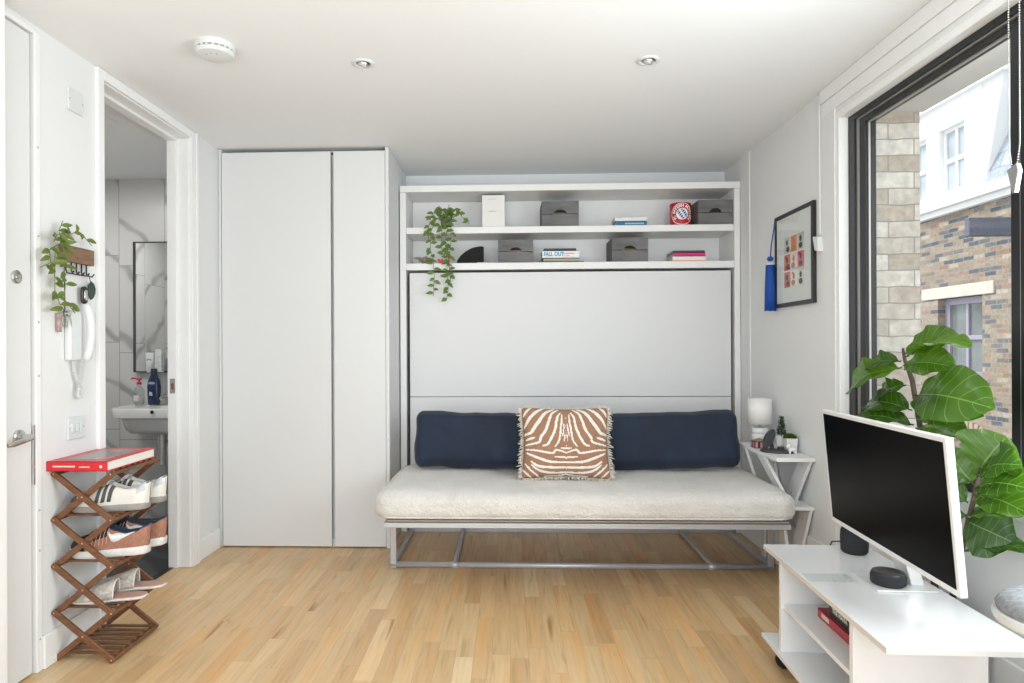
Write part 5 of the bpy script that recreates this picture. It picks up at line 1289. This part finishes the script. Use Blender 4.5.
MB().box(1.302, 1.316, 1.852, 2.335, .10, dz - .017).build('back_panel', lam, ds)
for (x, y) in ((.995, 2.42), (1.28, 2.42), (.995, 1.75), (1.28, 1.75)):
    q = MB().lathe([(0, -.010), (.030, -.010), (.033, -.006), (.033, .006), (.030, .010), (0, .010)], (x, y, .033), 24, Matrix.Rotation(PI / 2, 4, 'X')).build('castor', black_pl, ds, smooth=True, angle=40)
    MB().box(x - .014, x + .014, y - .016, y - .011, .03, .083).box(x - .014, x + .014, y + .011, y + .016, .03, .083).box(x - .014, x + .014, y - .016, y + .016, .0775, .0838).build('castor_fork', black_pl, q)

gD = 'books on the trolley shelf'
def shelf_book(x0, x1, y0, y1, z0, z1, cm, lab, dec):
    t = thing('book', ((x0 + x1) / 2, (y0 + y1) / 2, z0), lab, 'book', gD); e = .003
    m = MB(); m.box(x0, x1, y0, y1, z0, z0 + e).box(x0, x1, y0, y1, z1 - e, z1).box(x0, x0 + .004, y0, y1, z0, z1); m.build('cover', cm, t, bevel=.0008)
    MB().box(x0 + .004, x1 - .004, y0 + .004, y1 - .004, z0 + e, z1 - e).build('pages', page_m, t); dec(t, x0, y0, y1, z0, z1); return t
def side_text(s, size, x, y, z): return text_mb(s, size, Matrix.Translation((x, y, z)) @ Matrix.Rotation(-PI / 2, 4, 'Z') @ Matrix.Rotation(PI / 2, 4, 'X'), bold=.0006)
def dec_red(t, x0, y0, y1, z0, z1):
    m = MB(); y = y1 - .03
    for k in range(5): m.box(x0 - .0008, x0, y - .008, y, (z0 + z1) / 2 - .007, (z0 + z1) / 2 + .007); y -= .011
    m.build('spine_lettering', mat('cream_print_2', (.75, .6, .5), .5), t)
def dec_blk(t, x0, y0, y1, z0, z1):
    side_text('THE MAFIA', .020, x0 - .0004, y1 - .025, (z0 + z1) / 2).build('spine_title', mat('pale_print', (.6, .6, .55), .5), t)
    for k, c in enumerate([(.05, .4, .1), (.65, .6, .08), (.6, .08, .05)]):
        MB().lathe([(0, 0), (.007, 0), (.007, .001), (0, .001)], (x0 - .0002, y1 - .185 + (k % 2) * .012 - .014 * k, (z0 + z1) / 2 - .004 + .006 * k), 12, Matrix.Rotation(-PI / 2, 4, 'Y')).build('spine_dot', mat('spine_dot_%d' % k, c, .5), t)
shelf_book(1.035, 1.20, 1.90, 2.235, .2735, .303, mat('dull_red_cover', (.42, .05, .07), .5), 'red hardback lying on the trolley shelf beneath the black book', dec_red)
shelf_book(1.045, 1.20, 1.92, 2.175, .3035, .352, mat('black_green_cover', (.012, .022, .014), .4, noise_amt=.6, noise_scale=14), 'black hardback with pale spine title lying on the red book', dec_blk)

# monitor
mo = thing('computer_monitor', (1.22, 2.09, dz), 'large white flat-screen monitor with black display standing on the trolley', 'monitor')
yn, yf, zb_, zt2 = 1.712, 2.470, .540, .958
xb_, xt_ = 1.168, 1.132; th = .020
def scr(y, z, o=0): f_ = (z - zb_) / (zt2 - zb_); return (xb_ + (xt_ - xb_) * f_ + o + .022 * (y - yn) / (yf - yn), y, z + o * .08)
MB().hexa([scr(yn, zb_), scr(yn, zb_, th), scr(yf, zb_, th), scr(yf, zb_)], [scr(yn, zt2), scr(yn, zt2, th), scr(yf, zt2, th), scr(yf, zt2)]).build('housing', mat('monitor_white', (.80, .79, .78), .35), mo, bevel=.0025)
e = .013; eb = .018
MB().hexa([scr(yn + e, zb_ + eb, -.0006), scr(yn + e, zb_ + eb, .0004), scr(yf - e, zb_ + eb, .0004), scr(yf - e, zb_ + eb, -.0006)], [scr(yn + e, zt2 - e, -.0006), scr(yn + e, zt2 - e, .0004), scr(yf - e, zt2 - e, .0004), scr(yf - e, zt2 - e, -.0006)]).build('display', mat('black_display', (.0012, .0012, .0014), .3, spec=.07), mo, label='black switched-off display')
alu = mat('matt_white_metal', (.72, .72, .72), .4, .2)
MB().box(1.118, 1.300, 2.017, 2.180, dz + .0005, dz + .0055).build('stand_base', alu, mo, bevel=.002)
MB().hexa([(1.245, 2.06, dz + .005), (1.285, 2.06, dz + .005), (1.285, 2.14, dz + .005), (1.245, 2.14, dz + .005)], [(1.168, 2.06, .74), (1.205, 2.06, .76), (1.205, 2.14, .76), (1.168, 2.14, .74)]).build('stand_neck', alu, mo, bevel=.004)
t = thing('smart_speaker', (1.19, 2.03, dz), 'black round puck smart speaker on the monitor base', 'speaker')
c_ = (1.182, 2.075, dz + .006)
MB().lathe([(0, 0), (.044, 0), (.050, .006), (.0505, .026), (.047, .036)], c_, 40).build('fabric_body', black_fab, t, smooth=True, angle=50)
MB().lathe([(0, .030), (.047, .036), (.045, .0395), (.038, .040), (.034, .038), (0, .038)], c_, 40).build('top_plate', black_pl, t, smooth=True, angle=50)
t = thing('round_speaker', (1.25, 2.42, dz), 'black cylindrical speaker behind the far end of the monitor', 'speaker')
m = MB().lathe([(0, 0), (.038, 0), (.045, .008), (.047, .05), (.045, .080), (.040, .090), (0, .093)], (1.240, 2.405, dz + .0005), 36); m.build('fabric_body', black_fab, t, smooth=True, angle=60)
MB().tube([(1.24, 2.45, dz + .006), (1.22, 2.475, dz + .02), (1.20, 2.49, dz + .014), (1.185, 2.50, dz - .03), (1.18, 2.51, .1), (1.18, 2.53, .01)], .0028, 7).build('power_cable', black_pl, t, smooth=True)
tag(MB().box(.952, 1.098, 2.095, 2.172, dz + .0003, dz + .0025).build('glass_mat', glass_m, bevel=.001), 'thin clear mat lying on the trolley in front of the smart speaker', 'mat')

# the trolley and all that stands on it are turned a little clockwise
Tm = Matrix.Translation((.945, 1.642, 0)) @ Matrix.Rotation(R(-1.8), 4, 'Z') @ Matrix.Translation((-.945, -1.642, 0))
for o in list(S.collection.objects):
    if o.parent is None and (o in (ds, mo) or o.get('group') == gD or o.name.startswith(('smart_speaker', 'round_speaker', 'glass_mat'))):
        o.location = Tm @ o.location; o.rotation_euler.z = R(-1.8)

# ================================================================== STOOL (bottom right corner)
so = thing('padded_stool', (1.222, 1.345, 0), 'round stool with grey padded seat and white rim at the right edge', 'stool')
c_ = (1.236, 1.35, .592); Ms = Matrix.Rotation(R(-5), 4, 'X')
MB().lathe([(0, .015), (.10, .013), (.175, .010), (.196, .018), (.200, .030), (.197, .040), (.17, .040), (0, .040)], c_, 56, Ms).build('seat_shell', white_pl, so, smooth=True, angle=50)
MB().lathe([(0, .036), (.190, .036), (.193, .050), (.182, .064), (.15, .074), (.08, .082), (0, .084)], c_, 56, Ms).build('seat_pad', mat('grey_wool', (.27, .275, .29), .95, noise_amt=.3, noise_scale=90, bump=.4, bump_scale=300), so, smooth=True)
for k in range(4):
    a_ = R(45 + 90 * k); MB().tube([(c_[0] + .07 * math.cos(a_), c_[1] + .07 * math.sin(a_), .618), (c_[0] + .13 * math.cos(a_), c_[1] + .13 * math.sin(a_), .35), (c_[0] + .17 * math.cos(a_), c_[1] + .17 * math.sin(a_), .0)], [.012, .011, .009], 10).build('leg', white_pl, so, smooth=True)
MB().lathe([(.118, -.006), (.126, -.006), (.126, .006), (.118, .006), (.118, -.006)], (c_[0], c_[1], .36), 40).build('foot_ring', white_pl, so, smooth=True)

# ================================================================== FIDDLE LEAF FIG
fg = thing('fiddle_leaf_fig', (1.41, 2.14, 0), 'large glossy green fiddle leaf fig beside the window behind the monitor', 'potted plant')
m = MB(); m.hexa([(1.362, 2.02, 0), (1.470, 2.02, 0), (1.470, 2.24, 0), (1.362, 2.24, 0)], [(1.356, 2.0, .34), (1.474, 2.0, .34), (1.474, 2.26, .34), (1.356, 2.26, .34)])
m.build('planter', mat('grey_planter', (.3, .3, .3), .7), fg, bevel=.006)
MB().box(1.362, 1.468, 2.006, 2.254, .33, .342).build('soil', MATS['soil'], fg)
stems = [[(1.405, 2.16, .33), (1.408, 2.20, .60), (1.414, 2.25, .90), (1.397, 2.27, 1.08), (1.372, 2.27, 1.15), (1.366, 2.27, 1.19)], [(1.405, 2.10, .33), (1.400, 2.04, .55), (1.410, 2.0, .72), (1.414, 1.975, .83)]]
m = MB(); m.tube(stems[0], [.011, .010, .009, .008, .006, .004], 9); m.tube(stems[1], [.010, .009, .007, .005], 9); m.build('stem', bark_m, fg, smooth=True)
LV = [
((1.357, 2.26, 1.125), (1.298, 2.50, 1.037), .15, (-.5, -.6, .65)),
((1.361, 2.25, 1.160), (1.381, 1.98, 1.206), .11, (-.3, -.2, .9)),
((1.372, 2.27, 1.170), (1.440, 2.12, 1.237), .10, (-.5, -.6, .5)),
((1.359, 2.27, 1.145), (1.330, 2.42, 1.124), .09, (-.5, -.6, .6)),
((1.355, 2.25, 1.130), (1.388, 2.06, 1.137), .12, (-.75, -.3, .6)),
((1.394, 2.25, 1.029), (1.385, 1.90, 1.024), .20, (-.85, -.1, .5)),
((1.410, 2.26, .955), (1.405, 1.97, 1.000), .15, (-.8, -.1, .6)),
((1.396, 2.27, .975), (1.347, 2.46, .989), .13, (-.6, -.4, .7)),
((1.396, 2.26, .925), (1.292, 2.44, .935), .11, (-.3, -.5, .8)),
((1.410, 2.26, .914), (1.400, 2.03, .928), .11, (-.5, -.2, .8)),
((1.382, 2.28, 1.062), (1.385, 2.44, 1.011), .09, (-.7, -.5, .5)),
((1.414, 1.98, .820), (1.430, 1.90, .930), .19, (-.8, -.6, .15)),
((1.414, 1.98, .815), (1.415, 1.83, .87), .13, (-.7, -.3, .7)),
((1.414, 2.00, .773), (1.370, 2.06, .868), .11, (-.6, -.7, .3)),
((1.408, 1.98, .772), (1.418, 1.81, .810), .14, (-.6, -.3, .75)),
((1.399, 1.98, .748), (1.420, 1.81, .742), .12, (-.6, -.3, .75)),
((1.403, 2.02, .665), (1.420, 1.86, .722), .09, (-.4, -.3, .85)),
((1.403, 2.02, .660), (1.425, 1.86, .640), .17, (-.85, -.4, .35)),
((1.404, 2.03, .563), (1.428, 1.82, .640), .07, (-.4, -.5, .75)),
((1.410, 2.02, .714), (1.365, 2.10, .782), .10, (-.6, -.6, .3)),
((1.410, 2.02, .677), (1.390, 2.12, .640), .09, (-.7, -.5, .3)),
]
for (b_, t_, w_, up_) in LV:
    b_, t_ = Vector(b_), Vector(t_); d_ = t_ - b_; L_ = d_.length
    m = MB(); m.tube([b_, b_ + d_ * .07], .0025, 6)
    bb = b_ + d_ * .05; u_ = Vector(up_)
    s_ = d_.normalized().cross(u_).normalized(); n_ = s_.cross(d_.normalized()).normalized(); sd = random.uniform(0, 10)
    bow = .10 * L_
    def fn(a, t, bb=bb, d_=d_, L_=L_, s_=s_, n_=n_, w_=w_, sd=sd, bow=bow):
        sx = (a - .5) * 2; tt = min(.999, max(.001, t))
        prof = math.sin(PI * tt ** 1.25) ** .55 * (1 - .16 * math.exp(-((tt - .36) / .13) ** 2))
        wv = w_ * .5 * prof
        rip = .006 * math.sin(PI * 7 * tt + sd) * abs(sx) ** 2 + .004 * noise.noise(Vector((sx * 2 + sd, tt * 5, 0)))
        z = .28 * abs(sx) * wv + bow * math.sin(PI * tt) * 1.0 + rip - .05 * L_ * tt * tt
        p = bb + d_.normalized() * (tt * L_ * .97) + s_ * (sx * wv) + n_ * z
        p.x = min(p.x, 1.476 - .0002 * abs(sx)) if p.y > 0 else p.x
        return p
    m.grid(fn, 12, 22)
    m.build('leaf', fiddle_m, fg, smooth=True)
